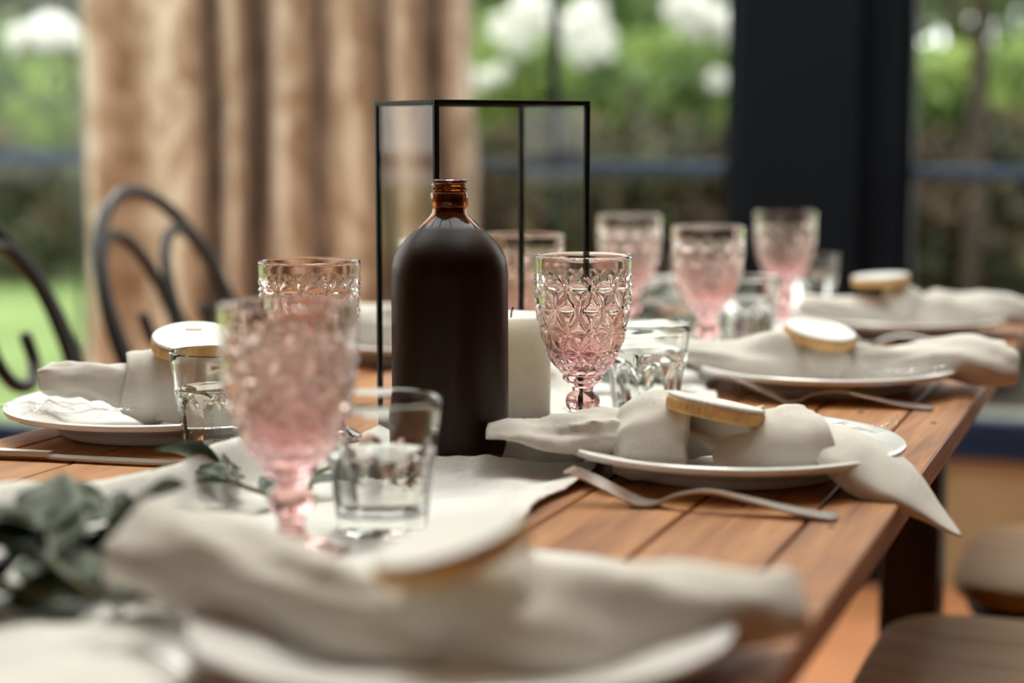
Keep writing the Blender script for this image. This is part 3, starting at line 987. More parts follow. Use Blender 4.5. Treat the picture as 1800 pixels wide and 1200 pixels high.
def water_mesh(level):
    if level in wat: return wat[level]
    prof = [(0.0003, 0.0113), (0.014, 0.0115), (0.0235, 0.0124), (tum_rc(0.016) - 0.0024, 0.0158)]
    for z in np.linspace(0.02, level - 0.0012, 6): prof.append((tum_rc(z) - 0.0024, z))
    prof += [(tum_rc(level) - 0.0025, level + 0.0004), (tum_rc(level) - 0.0040, level - 0.0006), (0.02, level - 0.0009), (0.0003, level - 0.0009)]
    v, f = lathe(prof, 72)
    wat[level] = meshdata('water', v, f, 'water', True, 50)
    return wat[level]
def tumbler(x, y, level, label, rot=0.0, z=RZ, bubbles=0):
    root = empty('water_tumbler', (x, y, TT + z), rot)
    tag(root, label, 'tumbler', 'faceted water tumblers')
    link('glass_body', tum_me, root)
    link('water', water_mesh(level), root)
    if bubbles:
        b = MB()
        for k in range(bubbles):
            a = random.uniform(0, 2 * math.pi); zz = random.uniform(0.014, level - 0.004)
            rr = tum_rc(zz) - 0.0034 if random.random() < 0.8 else random.uniform(0.004, 0.02)
            s = random.uniform(0.00035, 0.0008)
            vv, ff = lathe([(0.0001, -s), (s * 0.7, -s * 0.7), (s, 0), (s * 0.7, s * 0.7), (0.0001, s)], 6)
            b.add([(p[0] + rr * math.cos(a), p[1] + rr * math.sin(a), p[2] + zz) for p in vv], ff)
        o = b.build('bubbles', 'icing', root, smooth=True); o['kind'] = 'stuff'
    return root
tumbler(-0.474, 1.035, 0.052, 'large out of focus tumbler of water beside the foreground goblet', 0.1)
tumbler(-0.436, 1.532, 0.065, 'clear faceted tumbler of water behind the sharp goblet and the cookie', 0.25)
tumbler(-0.706, 1.234, 0.059, 'tumbler of sparkling water in front of the left plate', 0.3, z=0.0, bubbles=130)
tumbler(-0.469, 2.083, 0.062, 'blurred tumbler of water between the middle and the far right goblet', 0.0)
tumbler(-0.478, 2.545, 0.060, 'farthest tumbler of water right of the goblet against the navy post', 0.2, z=0.0)

# ------------------------------------------------------------------ plates
def make_plate():
    prof = [(0.0003, 0.0065), (0.060, 0.0065), (0.078, 0.0070), (0.0855, 0.0095), (0.093, 0.0150), (0.100, 0.0185), (0.118, 0.0225), (0.1300, 0.0252),
            (0.1335, 0.0258), (0.1352, 0.0244), (0.1352, 0.0220), (0.1335, 0.0198), (0.118, 0.0172), (0.104, 0.0128), (0.0965, 0.0095), (0.0925, 0.0070), (0.0905, 0.0040), (0.0880, 0.0008), (0.0860, 0.0),
            (0.0835, 0.0), (0.0815, 0.0022), (0.060, 0.0030), (0.0003, 0.0030)]
    v, f = lathe(prof, 120)
    return meshdata('plate', v, f, 'porcelain', True, 50)
plate_me = make_plate()
def plate(x, y, label):
    o = fix_once(link('dinner_plate', plate_me, None, (x, y, TT)))
    tag(o, label, 'plate', 'white dinner plates')
_fixed = set()
def fix_once(o):
    if o.data.name not in _fixed:
        fix_normals(o); _fixed.add(o.data.name)
        o.data.polygons.foreach_set('use_smooth', [True] * len(o.data.polygons))
    return o
PL = {'R0': (-0.319, 0.792), 'R1': (-0.313, 1.338), 'R2': (-0.325, 1.815), 'R3': (-0.321, 2.345), 'L1': (-0.829, 1.345), 'L2': (-0.800, 1.90), 'L3': (-0.790, 2.44)}
plate(*PL['R0'], 'blurred white plate at the bottom of the picture, nearest the camera')
plate(*PL['R1'], 'sharp white plate on the right with the napkin hanging off the table')
plate(*PL['R2'], 'white plate second from the far end on the right side')
plate(*PL['R3'], 'farthest white plate at the right corner of the table')
plate(*PL['L1'], 'white plate on the left edge of the table, behind the knife')
plate(*PL['L2'], 'white plate behind the brown bottle on the left side')
plate(*PL['L3'], 'far white plate on the left side behind the lantern')

# ------------------------------------------------------------------ iced biscuits
CR = Vector((0.93794, 0.34678, 0.0)); CF = Vector((-0.34678, 0.93794, 0.0)); UPV = Vector((0, 0, 1))
def make_cookie():
    n = 132
    def ringv(r, z, sc=0.0):
        return [((r + sc * math.cos(44 * 2 * math.pi * i / n)) * math.cos(2 * math.pi * i / n), (r + sc * math.cos(44 * 2 * math.pi * i / n)) * math.sin(2 * math.pi * i / n), z) for i in range(n)]
    def stack(rings):
        v = []; f = []
        for r in rings: v += r
        for j in range(len(rings) - 1):
            for i in range(n):
                k = (i + 1) % n
                f.append((j * n + i, j * n + k, (j + 1) * n + k, (j + 1) * n + i))
        f.append(tuple(range(n - 1, -1, -1))); f.append(tuple((len(rings) - 1) * n + i for i in range(n)))
        return v, f
    b = stack([ringv(0.0350, -0.002), ringv(0.0366, -0.0008, 0.0003), ringv(0.0372, 0.0036, 0.0005), ringv(0.0370, 0.0070, 0.0004), ringv(0.0356, 0.0080)])
    ic = stack([ringv(0.0350, 0.0078), ringv(0.0362, 0.0084, 0.0005), ringv(0.0364, 0.0096, 0.0007), ringv(0.0356, 0.0106, 0.0005), ringv(0.0340, 0.0108), ringv(0.0328, 0.0106)])
    return meshdata('biscuit', *b, 'biscuit', True, 35), meshdata('icing', *ic, 'icing', True, 35)
bis_me, ic_me = make_cookie()
def cookie(p, roll, pitch, label, mark=False):
    """p: centre; roll > 0 right side down, pitch > 0 tipped towards the viewer"""
    root = empty('iced_biscuit', p)
    q = Matrix.Rotation(R(roll), 3, CF) @ Matrix.Rotation(R(pitch), 3, CR)
    root.rotation_euler = q.to_euler()
    tag(root, label, 'biscuit', 'iced biscuits on the napkins')
    link('biscuit_base', bis_me, root, (0, 0, -0.005))
    ic = link('icing', ic_me, root, (0, 0, -0.005))
    if mark:
        v, f = bevbox(-0.007, 0.007, -0.0016, 0.0016, 0.0055, 0.0062, 0.0003)
        fix_normals(part('caramel_mark', v, f, 'caramel', ic, smooth=False, loc=(-0.008, 0.012, 0.005), rot=(0, 0, 0.5)))
    return root
cookie((-0.3104, 1.28, 0.8065), 11, -4, 'scalloped iced biscuit on the sharp napkin, tipped down to the right')
cookie((-0.3047, 0.742, 0.821), -17, 3, 'blurred iced biscuit on the nearest napkin, tipped down to the left')
cookie((-0.3281, 1.8, 0.8072), 8, 11, 'iced biscuit on the second napkin from the far right end')
cookie((-0.3478, 2.34, 0.8211), -4, 1, 'farthest right iced biscuit, against the dark window')
cookie((-0.7884, 1.335, 0.8314), 3, 14, 'white iced biscuit with a faint mark on the left napkin', True)
cookie((-0.8032, 1.895, 0.8782), 4, 4, 'iced biscuit peeping out left of the brown bottle shoulder')

# ------------------------------------------------------------------ cutlery
def strip(path, widths, th):
    """flat bar along x: path of (x, z), half widths, thickness -> closed mesh"""
    v = []; f = []
    for (x, z), w in zip(path, widths):
        b = min(th * 0.35, w * 0.4)
        v += [(x, -w + b, z), (x, w - b, z), (x, w, z + th / 2), (x, w - b, z + th), (x, -w + b, z + th), (x, -w, z + th / 2)]
    n = len(path)
    for i in range(n - 1):
        for k in range(6):
            l = (k + 1) % 6
            f.append((i * 6 + k, i * 6 + l, (i + 1) * 6 + l, (i + 1) * 6 + k))
    f.append((5, 4, 3, 2, 1, 0)); f.append(tuple((n - 1) * 6 + k for k in range(6)))
    return v, f
def make_fork():
    hp = catmull([(0.0, 0.0005, 0.0085), (0.006, 0.0004, 0.0098), (0.03, 0.003, 0.0088), (0.062, 0.0085, 0.0060), (0.090, 0.0125, 0.0036), (0.112, 0.0085, 0.0034), (0.125, 0.0025, 0.0062)], 6)
    h = strip([(p[0], p[1]) for p in hp], [p[2] for p in hp], 0.0024)
    bp = catmull([(0.124, 0.0028, 0.0060), (0.131, 0.0010, 0.0100), (0.139, 0.0012, 0.0118), (0.147, 0.0042, 0.0120)], 5)
    b = strip([(p[0], p[1]) for p in bp], [p[2] for p in bp], 0.0020)
    tp = catmull([(0.1465, 0.0040, 0.0020), (0.160, 0.0098, 0.0019), (0.176, 0.0165, 0.0017), (0.188, 0.0205, 0.0012), (0.193, 0.0218, 0.0006)], 4)
    t = strip([(p[0], p[1]) for p in tp], [p[2] for p in tp], 0.0016)
    return [meshdata(nm, *q, 'steel', True, 40) for nm, q in (('fork_handle', h), ('fork_head', b), ('tine', t))]
fh, fb, ft = make_fork()
for me in (fh, fb, ft):
    o = link('tmp', me); fix_normals(o); bpy.data.objects.remove(o)
    me.polygons.foreach_set('use_smooth', [True] * len(me.polygons)); me.set_sharp_from_angle(angle=R(40))
def fork(end, rz, label, z=0.0):
    root = empty('dinner_fork', (end[0], end[1], TT + z), rz)
    tag(root, label, 'fork', 'steel dinner forks')
    link('handle', fh, root); hd_ = link('head', fb, root)
    for k in range(4): link('tine', ft, hd_, (0, -0.0093 + k * 0.0062, 0))
fork((-0.200, 1.181), math.pi + 0.01, 'sharp steel fork lying in front of the plate with the hanging napkin')
fork((-0.200, 1.697), math.pi + 0.03, 'blurred steel fork between the two middle plates on the right')
fork((-0.205, 2.205), math.pi + 0.02, 'far steel fork half hidden behind the second far napkin')
fork((-0.245, 0.672), math.pi - 0.15, 'fork tines at the bottom left beside the nearest plate')

kn = empty('table_knife', (-0.965, 1.168, TT), 0.12)
tag(kn, 'steel table knife lying at the left edge of the table', 'knife')
hp = catmull([(0.0, 0.0, 0.0060), (0.01, 0.0, 0.0085), (0.06, 0.0, 0.0085), (0.125, 0.0, 0.0065), (0.133, 0.0, 0.0058)], 5)
fix_normals(part('handle', *strip([(p[0], p[1]) for p in hp], [p[2] for p in hp], 0.0072), 'steel', kn, auto=30))
bp = catmull([(0.130, 0.0015, 0.0060), (0.142, 0.0008, 0.0075), (0.20, 0.0003, 0.0090), (0.235, 0.0003, 0.0070), (0.245, 0.0003, 0.0015)], 5)
fix_normals(part('blade', *strip([(p[0], p[1]) for p in bp], [p[2] for p in bp], 0.0030), 'steel', kn, auto=30))

# ------------------------------------------------------------------ brown bottle
def make_bottle():
    out = [(0.0003, 0.003), (0.034, 0.003), (0.040, 0.0), (0.0445, 0.002), (0.0466, 0.007), (0.0468, 0.02), (0.0466, 0.08), (0.0465, 0.147), (0.0460, 0.154), (0.0440, 0.1625), (0.0402, 0.1695),
           (0.0345, 0.1765), (0.0285, 0.1820), (0.0225, 0.1875), (0.0172, 0.1925), (0.0142, 0.1962), (0.0136, 0.1990), (0.0136, 0.2012), (0.0146, 0.2016), (0.0149, 0.2022), (0.0149, 0.2118), (0.0146, 0.2125),
           (0.0134, 0.2130), (0.0134, 0.2142), (0.0145, 0.2150), (0.0145, 0.2158), (0.0134, 0.2166), (0.0134, 0.2176), (0.0144, 0.2184), (0.0143, 0.2192), (0.0134, 0.2200), (0.0136, 0.2215), (0.0138, 0.2224), (0.0130, 0.2230), (0.0116, 0.2230), (0.0110, 0.2222)]
    inn = [(0.0109, 0.2000), (0.0112, 0.1955), (0.0142, 0.1908), (0.0255, 0.1795), (0.0318, 0.1735), (0.0375, 0.1665), (0.0412, 0.1600), (0.0432, 0.1520), (0.0436, 0.147), (0.0437, 0.08), (0.0437, 0.02), (0.0430, 0.010), (0.0395, 0.0070), (0.0003, 0.0075)]
    v, f = lathe(out + inn, 96)
    me = meshdata('bottle', v, f, 'amber', True, 45)
    o = link('amber_bottle', me, None, (-0.532, 1.296, TT + RZ))
    fix_normals(o)
    me.polygons.foreach_set('use_smooth', [True] * len(me.polygons)); me.set_sharp_from_angle(angle=R(45))
    tag(o, 'large brown glass bottle without a cap in the centre of the table', 'bottle')
make_bottle()

# ------------------------------------------------------------------ glass lantern and candle
def make_lantern():
    root = empty('glass_lantern', (-0.5597, 1.4362, TT + RZ), R(20.291 + 27.32))
    tag(root, 'tall open glass lantern with thin black metal edges behind the bottle', 'lantern')
    a, b, H = 0.14235 / 2, 0.12107 / 2, 0.2858
    t = 0.0022
    def bx(nm, q, mat='black', bev=0.0004):
        v, f = bevbox(*q, bev); fix_normals(part(nm, v, f, mat, root, smooth=False))
    for sx in (-1, 1):
        for sy in (-1, 1):
            bx('corner_post', (sx * a - t, sx * a + t, sy * b - t, sy * b + t, 0.0, H - 0.003))
    for sy in (-1, 1):
        bx('top_rail', (-a - t, a + t, sy * b - t, sy * b + t, H - 0.003, H + 0.0008))
        bx('bottom_rail', (-a + t, a - t, sy * b - t, sy * b + t, 0.0, 0.006))
        bx('pane', (-a + t, a - t, sy * b - 0.0009, sy * b + 0.0009, 0.006, H - 0.003), 'lantern_glass', 0.0002)
    for sx in (-1, 1):
        bx('top_rail', (sx * a - t, sx * a + t, -b + t, b - t, H - 0.003, H + 0.0008))
        bx('bottom_rail', (sx * a - t, sx * a + t, -b + t, b - t, 0.0, 0.006))
        bx('pane', (sx * a - 0.0009, sx * a + 0.0009, -b + t, b - t, 0.006, H - 0.003), 'lantern_glass', 0.0002)
    bx('base_plate', (-a + t, a - t, -b + t, b - t, 0.0, 0.002))
make_lantern()
cd = empty('pillar_candle', (-0.5315, 1.4347, TT + RZ + 0.002))
tag(cd, 'thick cream pillar candle inside the glass lantern', 'candle')
v, f = lathe([(0.0003, 0.0), (0.033, 0.0), (0.0345, 0.0012), (0.0348, 0.05), (0.0350, 0.0985), (0.0343, 0.1005), (0.0325, 0.1008), (0.030, 0.0985), (0.015, 0.0965), (0.0003, 0.096)], 64)
part('wax_body', v, f, 'wax', cd)
v, f = tube(catmull([(0, 0, 0.0955), (0.0005, 0, 0.102), (0.002, 0.001, 0.107)], 4), 0.0009, 6)
part('wick', v, f, 'black', cd)

# ------------------------------------------------------------------ linen runner
FLAT = [(-0.498, 0.954, .045), (-0.4545, 1.4014, .045), (-0.674, 1.331, .045), (-0.64, 1.769, .045), (-0.662, 2.237, .045), (-0.496, 1.996, .045), (-0.494, 2.43, .045),
        (-0.474, 1.035, .040), (-0.436, 1.532, .040), (-0.469, 2.083, .04), (-0.532, 1.296, .056), (-0.5597, 1.4362, .10), (-0.5, 1.43, .06), (-0.62, 1.44, .06)]
def make_runner():
    nu, nv = 300, 70
    v = []
    for i in range(nu):
        y = 0.31 + (2.50 - 0.31) * i / (nu - 1)
        xl = -0.705 + 0.012 * math.sin(y * 6.1) + 0.006 * math.sin(y * 17) + 0.05 * max(0, min(1, (y - 1.17) / 0.08))
        xr = -0.402 + 0.006 * math.sin(y * 31.0 + 0.6) + 0.005 * math.sin(y * 13.0) - 0.045 * max(0, min(1, (y - 1.62) / 0.25)) - 0.02 * max(0, min(1, (1.06 - y) / 0.05))
        for j in range(nv):
            t = j / (nv - 1)
            x = xl + (xr - xl) * t
            m = 1.0
            for (fx, fy, fr) in FLAT:
                d = math.hypot(x - fx, y - fy) / fr
                m *= 1 - math.exp(-d ** 6 * 0.7) if d < 1.6 else 1.0
            w = 0.0065 * abs(nz3((x, y, 0), 11, 1.0)) + 0.004 * max(0, nz3((x * 2.2, y, 0), 22, 4.0)) + 0.0022 * abs(nz3((x, y * 2, 0), 40, 7.0))
            s = max(0.0, min(1.0, (y - 0.72) / 0.12)) * max(0.0, min(1.0, (1.19 - y) / 0.06))
            xc = -0.675 + 0.040 * max(0.0, (y - 0.98)) / 0.15 + 0.006 * math.sin(y * 19)
            hgt = 0.030 + 0.006 * math.sin(y * 23)
            rdg = hgt * s * math.exp(-((x - xc) / (0.017 + 0.004 * math.sin(y * 9))) ** 2)
            # crumpled heap towards the near end
            k = max(0.0, min(1.0, (0.80 - y) / 0.1))
            heap = k * (0.006 + 0.012 * nz3((x, y, 0), 9, 12.0)) * (1 - abs(2 * t - 1) ** 4)
            dpt = (x + 0.514) * -0.34678 + (y - 1.243) * 0.93794
            lat = (x + 0.514) * 0.93794 + (y - 1.243) * 0.34678
            front = 0.0105 * math.exp(-(dpt / 0.011) ** 2) * math.exp(-(lat / 0.075) ** 4)
            edge = 0.006 * max(0, math.sin(y * 31.0 + 0.6)) * max(0.0, (t - 0.9) / 0.1)
            z = TT + 0.0016 + m * (w + heap + rdg) + front + edge * m
            v.append((x, y, z))
    V, f = solidify(v, nu, nv, 0.0011)
    part_ = part('table_runner', V - np.array([-0.55, 1.4, TT]), f, 'runner', None, loc=(-0.55, 1.4, TT))
    tag(part_, 'crumpled cream linen runner along the middle of the table', 'table runner')
make_runner()

# ------------------------------------------------------------------ knotted napkins
def sweep(path, ns=26, m=7, seed=0.0, pleat=0.0, kp=5, wrinkle=0.0022, th=0.0011):
    """path rows: (x, y, z, half width, height, angle0, angle1, twist) -> folded cloth tube"""
    P = catmull(path, m)
    pts = []
    N = len(P)
    for i in range(N):
        t = P[min(i + 1, N - 1)][:3] - P[max(i - 1, 0)][:3]
        t = t / (np.linalg.norm(t) + 1e-9)
        side = np.cross(t, [0, 0, 1.0]); side /= np.linalg.norm(side) + 1e-9
        up = np.cross(side, t)
        x, y, z, w, h, a0, a1, tw = P[i]
        for k in range(ns):
            q = k / (ns - 1)
            a = R(a0 + (a1 - a0) * q + tw)
            rr = 1 + pleat * math.sin(kp * a + 0.35 * i + seed)
            o = side * (w * rr * math.cos(a)) + up * (h * rr * math.sin(a))
            p = np.array([x, y, z]) + o
            rg = 1 - 2 * abs(nz3((a * 1.9, i * 0.055, seed), 1.0, seed))
            nw = wrinkle * (nz3(p, 38, seed) + 0.6 * nz3(p, 90, seed + 5) + 1.5 * rg)
            o2 = o / (np.linalg.norm(o) + 1e-9)
            pts.append(p + o2 * nw)
    return pts, N, ns, th

def cloth_part(name, pts, nu, nv, th, root, mat='linen'):
    base = np.array(root.location)
    V, f = solidify(pts, nu, nv, th)
    c, s = math.cos(-root.rotation_euler.z), math.sin(-root.rotation_euler.z)
    V = V - base
    V = np.stack([V[:, 0] * c - V[:, 1] * s, V[:, 0] * s + V[:, 1] * c, V[:, 2]], 1)
    return part(name, V, f, mat, root)

def ring_knot(c, hd, w, ry, rz, root, seed, tilt=0.0, a0=-30, a1=330):
    """broad band of cloth wrapped round the bundle"""
    ux = np.array([math.cos(hd), math.sin(hd), 0]); uy = np.array([-math.sin(hd), math.cos(hd), 0]); uz = np.array([0, 0, 1.0])
    nu, nv = 60, 18
    pts = []
    for i in range(nu):
        t = R(a0 + (a1 - a0) * i / (nu - 1))
        for j in range(nv):
            q = 2 * j / (nv - 1) - 1
            x = q * w * (1 + 0.12 * math.sin(t * 2 + seed)) + tilt * math.sin(t)
            k = 1.0 - 0.20 * q * q + 0.05 * math.sin(6 * q + t + seed)
            p = np.array(c) + ux * x + uy * (ry * k * math.cos(t)) + uz * (rz * k * math.sin(t))
            p = p + uz * 0.0012 * nz3(p, 45, seed)
            pts.append(p)
    cloth_part('knot', pts, nu, nv, 0.0012, root)

def napkin(key, hd, left, right, label, knot=(0.024, 0.030, 0.024), off=(0, 0), seed=1.0, zk=0.030):
    """left / right: rows of (along, across, height above table, half width, height, angle0, angle1, twist)"""
    cx, cy = PL[key][0] + off[0], PL[key][1] + off[1]
    root = empty('knotted_napkin', (cx, cy, TT))
    tag(root, label, 'napkin', 'knotted linen napkins')
    c, s = math.cos(hd), math.sin(hd)
    def W(rows): return [(cx + a * c - b * s, cy + a * s + b * c, TT + z, w, h, a0, a1, tw) for a, b, z, w, h, a0, a1, tw in rows]
    cloth_part('tail', *sweep(W(left), seed=seed, pleat=0.07), root)
    cloth_part('tail', *sweep(W(right), seed=seed + 3, pleat=0.07), root)
    ring_knot((cx, cy, TT + zk), hd, *knot, root, seed)
    return root
HD = R(20.3)

# --- the sharp napkin on the right
def hero_napkin():
    cx, cy = PL['R1']
    root = empty('knotted_napkin', (cx, cy, TT))
    tag(root, 'sharp beige linen napkin whose corner hangs over the table edge', 'napkin', 'knotted linen napkins')
    zb = TT + 0.013
    def S(p, w, h, a0, a1, tw=0.0): return (p[0], p[1], p[2], w, h, a0, a1, tw)
    # broad band left of the biscuit
    rows = [S((-0.3952, 1.296, 0.7638), .040, .030, -14, 190), S((-0.3879, 1.298, 0.7639), .043, .036, -14, 190), S((-0.3724, 1.3, 0.7646), .046, .044, -14, 190), S((-0.3497, 1.3, 0.7656), .047, .047, -12, 190), S((-0.329, 1.3, 0.766), .046, .045, -12, 190), S((-0.3245, 1.3, 0.7663), .044, .043, -12, 190)]
    cloth_part('band', *sweep(rows, ns=30, seed=2.0, pleat=0.02, kp=3, wrinkle=0.0022), root)
    # left tail, curled open at its end over the runner
    rows = [S((-0.3748, 1.3, 0.7711), .026, .016, -30, 205), S((-0.3925, 1.29, 0.7762), .029, .020, -40, 210), S((-0.4078, 1.28, 0.7778), .030, .019, -60, 205), S((-0.4229, 1.27, 0.7754), .031, .018, -85, 190), S((-0.4386, 1.262, 0.77), .036, .020, -115, 165), S((-0.4574, 1.256, 0.7672), .043, .024, -138, 142), S((-0.478, 1.25, 0.7642), .046, .024, -150, 128)]
    cloth_part('tail', *sweep(rows, ns=34, seed=6.0, pleat=0.06, kp=4, wrinkle=0.0028), root)
    # inner folds in the dark gap under the biscuit
    rows = [S((-0.3344, 1.302, 0.7671), .030, .026, 0, 180), S((-0.3144, 1.302, 0.7701), .026, .027, 0, 180), S((-0.2962, 1.3, 0.7716), .026, .026, 0, 180), S((-0.2787, 1.3, 0.7714), .030, .030, 0, 180)]
    cloth_part('inner_fold', *sweep(rows, ns=40, seed=9.0, pleat=0.16, kp=7, wrinkle=0.002), root)
    # broad fold right of the biscuit
    rows = [S((-0.3193, 1.29, 0.7674), .036, .009, -12, 190), S((-0.304, 1.296, 0.7674), .042, .020, -12, 190), S((-0.2834, 1.302, 0.7677), .046, .031, -12, 190), S((-0.2629, 1.308, 0.7684), .046, .037, -12, 190), S((-0.2446, 1.314, 0.7698), .046, .035, -12, 190), S((-0.2354, 1.318, 0.7715), .044, .031, -12, 190)]
    cloth_part('band', *sweep(rows, ns=30, seed=12.0, pleat=0.02, kp=3, wrinkle=0.0016), root)
    # layer that comes out of it and the corner hanging off the table
    ctl = [[(-0.2651, 1.35, 0.7876), (-0.258, 1.325, 0.7927), (-0.2503, 1.295, 0.7882), (-0.2439, 1.272, 0.7796)],
           [(-0.2406, 1.35, 0.7863), (-0.2352, 1.315, 0.7903), (-0.2337, 1.28, 0.7831), (-0.2347, 1.268, 0.7749)],
           [(-0.2113, 1.345, 0.7834), (-0.2096, 1.295, 0.7864), (-0.2112, 1.262, 0.775), (-0.2217, 1.262, 0.7642)],
           [(-0.1886, 1.33, 0.7754), (-0.1911, 1.285, 0.7765), (-0.1943, 1.255, 0.7632), (-0.2065, 1.256, 0.7539)],
           [(-0.1652, 1.315, 0.7614), (-0.1685, 1.278, 0.7607), (-0.1719, 1.252, 0.753), (-0.1811, 1.256, 0.7457)],
           [(-0.1466, 1.295, 0.7426), (-0.1486, 1.272, 0.7424), (-0.1508, 1.258, 0.7401), (-0.1577, 1.262, 0.7388)],
           [(-0.1272, 1.27, 0.725), (-0.1274, 1.268, 0.7254), (-0.1276, 1.266, 0.7258), (-0.1279, 1.265, 0.726)]]
    pts, nu, nv = smooth_grid(ctl, 8, 9)
    pts = [p + np.array([0, 0.0022, 0.0012]) * (nz3(p, 42, 3.0) + 0.5 * nz3(p, 95, 8.0)) for p in pts]
    cloth_part('hanging_corner', pts, nu, nv, 0.0011, root)
hero_napkin()

A0, A1 = -14, 194
napkin('R0', HD, [(0.0, 0, .014, .026, .030, A0, A1, 0), (-.045, .005, .018, .030, .026, A0, A1, 0), (-.085, .014, .028, .030, .024, -25, 205, 8), (-.115, .024, .036, .032, .024, -60, 200, 12), (-.145, .036, .042, .038, .026, -100, 190, 10), (-.170, .044, .044, .042, .026, -120, 185, 8)],
       [(-.01, 0, .012, .026, .030, A0, A1, 0), (.040, -.006, .012, .036, .038, A0, A1, 0), (.085, 0, .014, .036, .034, A0, A1, 0), (.125, .006, .022, .028, .022, -25, 200, 0), (.163, .01, .026, .024, .016, -35, 205, 0)],
       'blurred linen napkin on the nearest plate, its left end standing up', (0.030, 0.034, 0.028), off=(0.004, 0.0), seed=1.0, zk=.034)
napkin('R2', HD, [(0.0, 0, .020, .022, .022, A0, A1, 0), (-.035, 0, .014, .040, .044, A0, A1, 0), (-.075, .0, .016, .036, .034, A0, A1, 0), (-.11, .008, .026, .028, .020, -25, 205, 0), (-.15, .02, .030, .032, .014, -35, 200, 0)],
       [(0.0, 0, .018, .022, .022, A0, A1, 0), (.045, -.004, .016, .024, .026, A0, A1, 0), (.085, -.008, .022, .024, .020, -20, 200, 0), (.12, -.010, .030, .034, .020, -40, 210, -6), (.155, -.010, .030, .050, .024, -55, 205, -8), (.185, -.008, .026, .056, .022, -60, 200, -8)],
       'linen napkin with a flared right end on the second plate from the far end', (0.026, 0.034, 0.028), off=(-0.004, -0.012), seed=14.0, zk=.028)
napkin('R3', HD, [(0.0, 0, .022, .022, .024, A0, A1, 0), (-.045, .004, .020, .030, .026, A0, A1, 0), (-.09, .01, .028, .030, .018, -25, 205, 0), (-.13, .02, .034, .034, .014, -35, 205, 0)],
       [(0.0, 0, .020, .024, .026, A0, A1, 0), (.045, -.002, .018, .036, .036, A0, A1, 0), (.085, -.004, .022, .030, .028, A0, A1, 0), (.125, -.01, .028, .034, .026, -20, 200, 0), (.165, -.014, .022, .036, .020, -25, 200, 0), (.195, -.016, .016, .030, .012, -25, 200, 0)],
       'linen napkin on the farthest right plate, under its biscuit', (0.022, 0.032, 0.030), seed=23.0, zk=.034)
napkin('L1', HD, [(0.0, 0, .026, .020, .026, A0, A1, 0), (-.035, .0, .036, .020, .020, -40, 215, 0), (-.065, .0, .044, .016, .014, -70, 250, 0), (-.095, .0, .046, .014, .012, -80, 260, 0), (-.108, .0, .044, .011, .010, -80, 260, 0)],
       [(0.0, 0, .020, .024, .026, A0, A1, 0), (.045, -.004, .018, .034, .032, A0, A1, 0), (.09, 0, .022, .032, .028, A0, A1, 0), (.14, .004, .030, .028, .020, -25, 205, 0)],
       'knotted linen napkin on the left plate with a finger-like end', (0.032, 0.036, 0.034), off=(0.006, -0.004), seed=31.0, zk=.040)
napkin('L2', HD, [(0.0, 0, .024, .022, .026, A0, A1, 0), (-.045, .004, .022, .032, .034, A0, A1, 0), (-.09, .006, .030, .034, .030, -25, 205, 0), (-.135, .0, .030, .036, .024, -35, 205, 0)],
       [(0.0, 0, .020, .024, .026, A0, A1, 0), (.05, -.004, .018, .034, .036, A0, A1, 0), (.10, 0, .022, .032, .028, A0, A1, 0), (.15, .004, .030, .028, .020, -25, 205, 0)],
       'pale napkin seen in the gap left of the brown bottle', (0.028, 0.034, 0.052), seed=41.0, zk=.060)
napkin('L3', HD, [(0.0, 0, .024, .022, .026, A0, A1, 0), (-.045, .004, .022, .032, .034, A0, A1, 0), (-.10, .006, .030, .034, .024, -25, 205, 0)],
       [(0.0, 0, .020, .024, .026, A0, A1, 0), (.05, -.004, .018, .036, .038, A0, A1, 0), (.11, 0, .022, .036, .034, A0, A1, 0), (.17, .004, .026, .034, .028, -25, 205, 0), (.205, .004, .022, .028, .020, -25, 205, 0)],
       'far pale napkin behind the pink goblets right of the lantern', (0.028, 0.034, 0.030), seed=51.0, zk=.034)

# ------------------------------------------------------------------ cellophane packets on the plates
def packet(c, rz, L, W_, label, tip=0.0, seed=0.0):
    nu, nv = 30, 16
    v = []
    for i in range(nu):
        a = (i / (nu - 1) - 0.5) * L
        for j in range(nv):
            b = (j / (nv - 1) - 0.5) * W_
            pinch = 1 - 0.65 * math.exp(-((a - L * 0.34) / 0.010) ** 2)
            z = 0.004 * math.cos(b / W_ * 3.0) + 0.005 * nz3((a, b, 0), 55, seed) + 0.003 * nz3((a, b, 0), 120, seed + 3) + tip * max(0, a - L * 0.36) * 1.2
            v.append((a, b * pinch, z))
    V, f = solidify(v, nu, nv, 0.0004)
    o = part('cellophane_packet', V, f, 'cello', None, loc=c, rot=(0, 0, rz), smooth=True)
    tag(o, label, 'packet', 'cellophane packets on the plates')
packet((-0.2304, 1.368, 0.78), 0.10, 0.085, 0.045, 'clear cellophane twist poking out right of the sharp napkin', 0.6, 1.0)
packet((-0.4181, 1.3657, 0.784), 0.5, 0.075, 0.05, 'crinkled cellophane behind the left end of the sharp napkin', 0.2, 4.0)
packet((-0.8725, 1.2579, 0.777), -0.12, 0.125, 0.05, 'crinkled cellophane lying on the left plate', 0.1, 7.0)
packet((-0.2306, 0.8177, 0.774), 0.4, 0.13, 0.05, 'blurred cellophane on the nearest plate, right side', 0.1, 11.0)
packet((-0.2318, 1.7291, 0.78), 0.3, 0.08, 0.04, 'cellophane on the second far plate beside its right rim', 0.2, 13.0)

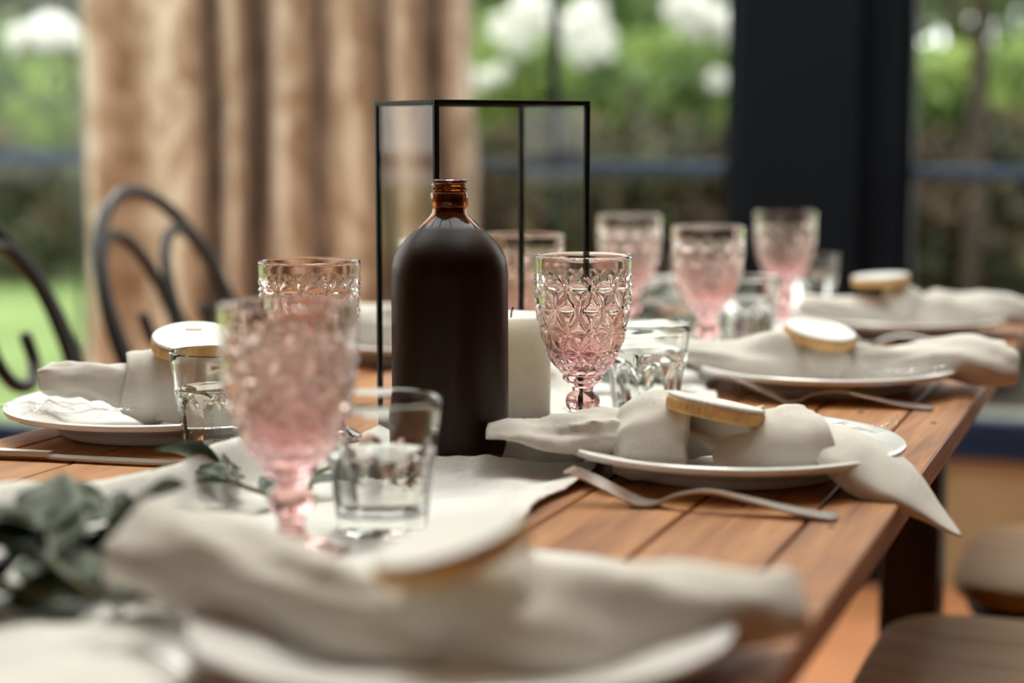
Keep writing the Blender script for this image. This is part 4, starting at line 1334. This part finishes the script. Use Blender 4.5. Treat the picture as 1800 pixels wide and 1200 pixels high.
# ------------------------------------------------------------------ greenery down the middle
def leaf_mesh(L, Wd, curl, fold, seed):
    nu, nv = 12, 5
    v = []
    for i in range(nu):
        t = i / (nu - 1)
        w = Wd * (math.sin(math.pi * min(1.0, t * 0.94 + 0.04)) ** 0.75) * (1 - 0.25 * t)
        for j in range(nv):
            q = j / (nv - 1) * 2 - 1
            v.append((t * L, q * w, -curl * (t ** 2) * L + fold * abs(q) * w + 0.0015 * math.sin(9 * t + seed + 2 * q)))
    V, f = solidify(v, nu, nv, 0.0005)
    return meshdata('leaf', V, f, 'sage')
LEAF = [leaf_mesh(0.058, 0.017, 0.25, 0.25, 0), leaf_mesh(0.050, 0.019, -0.1, 0.3, 1), leaf_mesh(0.045, 0.014, 0.4, 0.2, 2), leaf_mesh(0.065, 0.021, 0.15, 0.35, 3)]
def sprig(base, hd, n, length, label, lift=0.02, scale=1.0):
    root = empty('eucalyptus_sprig', base, hd)
    tag(root, label, 'sprig', 'green leaf sprigs on the runner')
    p = catmull([(0, 0, 0.004), (length * 0.4, 0.008, 0.006 + lift * 0.5), (length * 0.75, -0.006, 0.008 + lift), (length, 0.004, 0.006 + lift)], 6)
    v, f = tube(p, [0.0019 * (1 - 0.5 * i / len(p)) for i in range(len(p))], 6)
    part('stem', v, f, 'stem', root)
    for k in range(n):
        t = (k + 0.6) / n
        q = p[min(len(p) - 1, int(t * (len(p) - 1)))]
        s = 1 if k % 2 else -1
        o = link('leaf', LEAF[random.randrange(4)], root, tuple(q), (random.uniform(-0.7, 0.7), random.uniform(-0.42, 0.10), s * random.uniform(0.5, 1.3)))
        o.scale = [scale * random.uniform(0.8, 1.1)] * 3
for b, hd, n, L, lab, lift, sc in (
        ((-0.4978, 0.7648, 0.762), 2.75, 10, 0.11, 'tall dark leaf sprig in the left foreground before the runner fold', 0.025, 1.05),
        ((-0.5205, 0.8114, 0.762), 2.35, 9, 0.10, 'dark leaf sprig leaning left, beside the nearest napkin', 0.02, 1.0),
        ((-0.5332, 0.7634, 0.762), 3.0, 9, 0.10, 'dark blurred leaves at the left edge in the foreground', 0.02, 1.05),
        ((-0.6101, 0.8469, 0.762), 0.15, 7, 0.08, 'green leaves reaching in from the left picture edge', 0.015, 0.95),
        ((-0.565, 1.0524, 0.762), 2.6, 7, 0.09, 'green leaf sprig left of the foreground goblet stem', 0.006, 0.68),
        ((-0.55, 1.0825, 0.762), 1.6, 5, 0.07, 'leaves behind the stem of the foreground goblet', 0.006, 0.6),
        ((-0.4969, 1.6226, 0.756), 1.4, 6, 0.10, 'small green sprig between the sharp goblet and the tumbler', 0.02, 0.8),
        ((-0.4455, 1.7781, 0.756), 1.9, 5, 0.08, 'green leaves beside the second far plate, right of the tumbler', 0.01, 0.7),
        ((-0.5771, 2.0993, 0.756), 1.0, 8, 0.14, 'green leaves under the middle pink goblet', 0.02, 0.9),
        ((-0.6454, 2.2474, 0.756), 1.8, 8, 0.14, 'green leaf sprig before the far napkin behind the goblets', 0.03, 0.9),
        ((-0.5665, 2.1834, 0.756), 1.5, 7, 0.14, 'green leaves around the foot of the middle goblet and tumbler', 0.02, 0.9)):
    sprig(b, hd, n, L, lab, lift, sc)
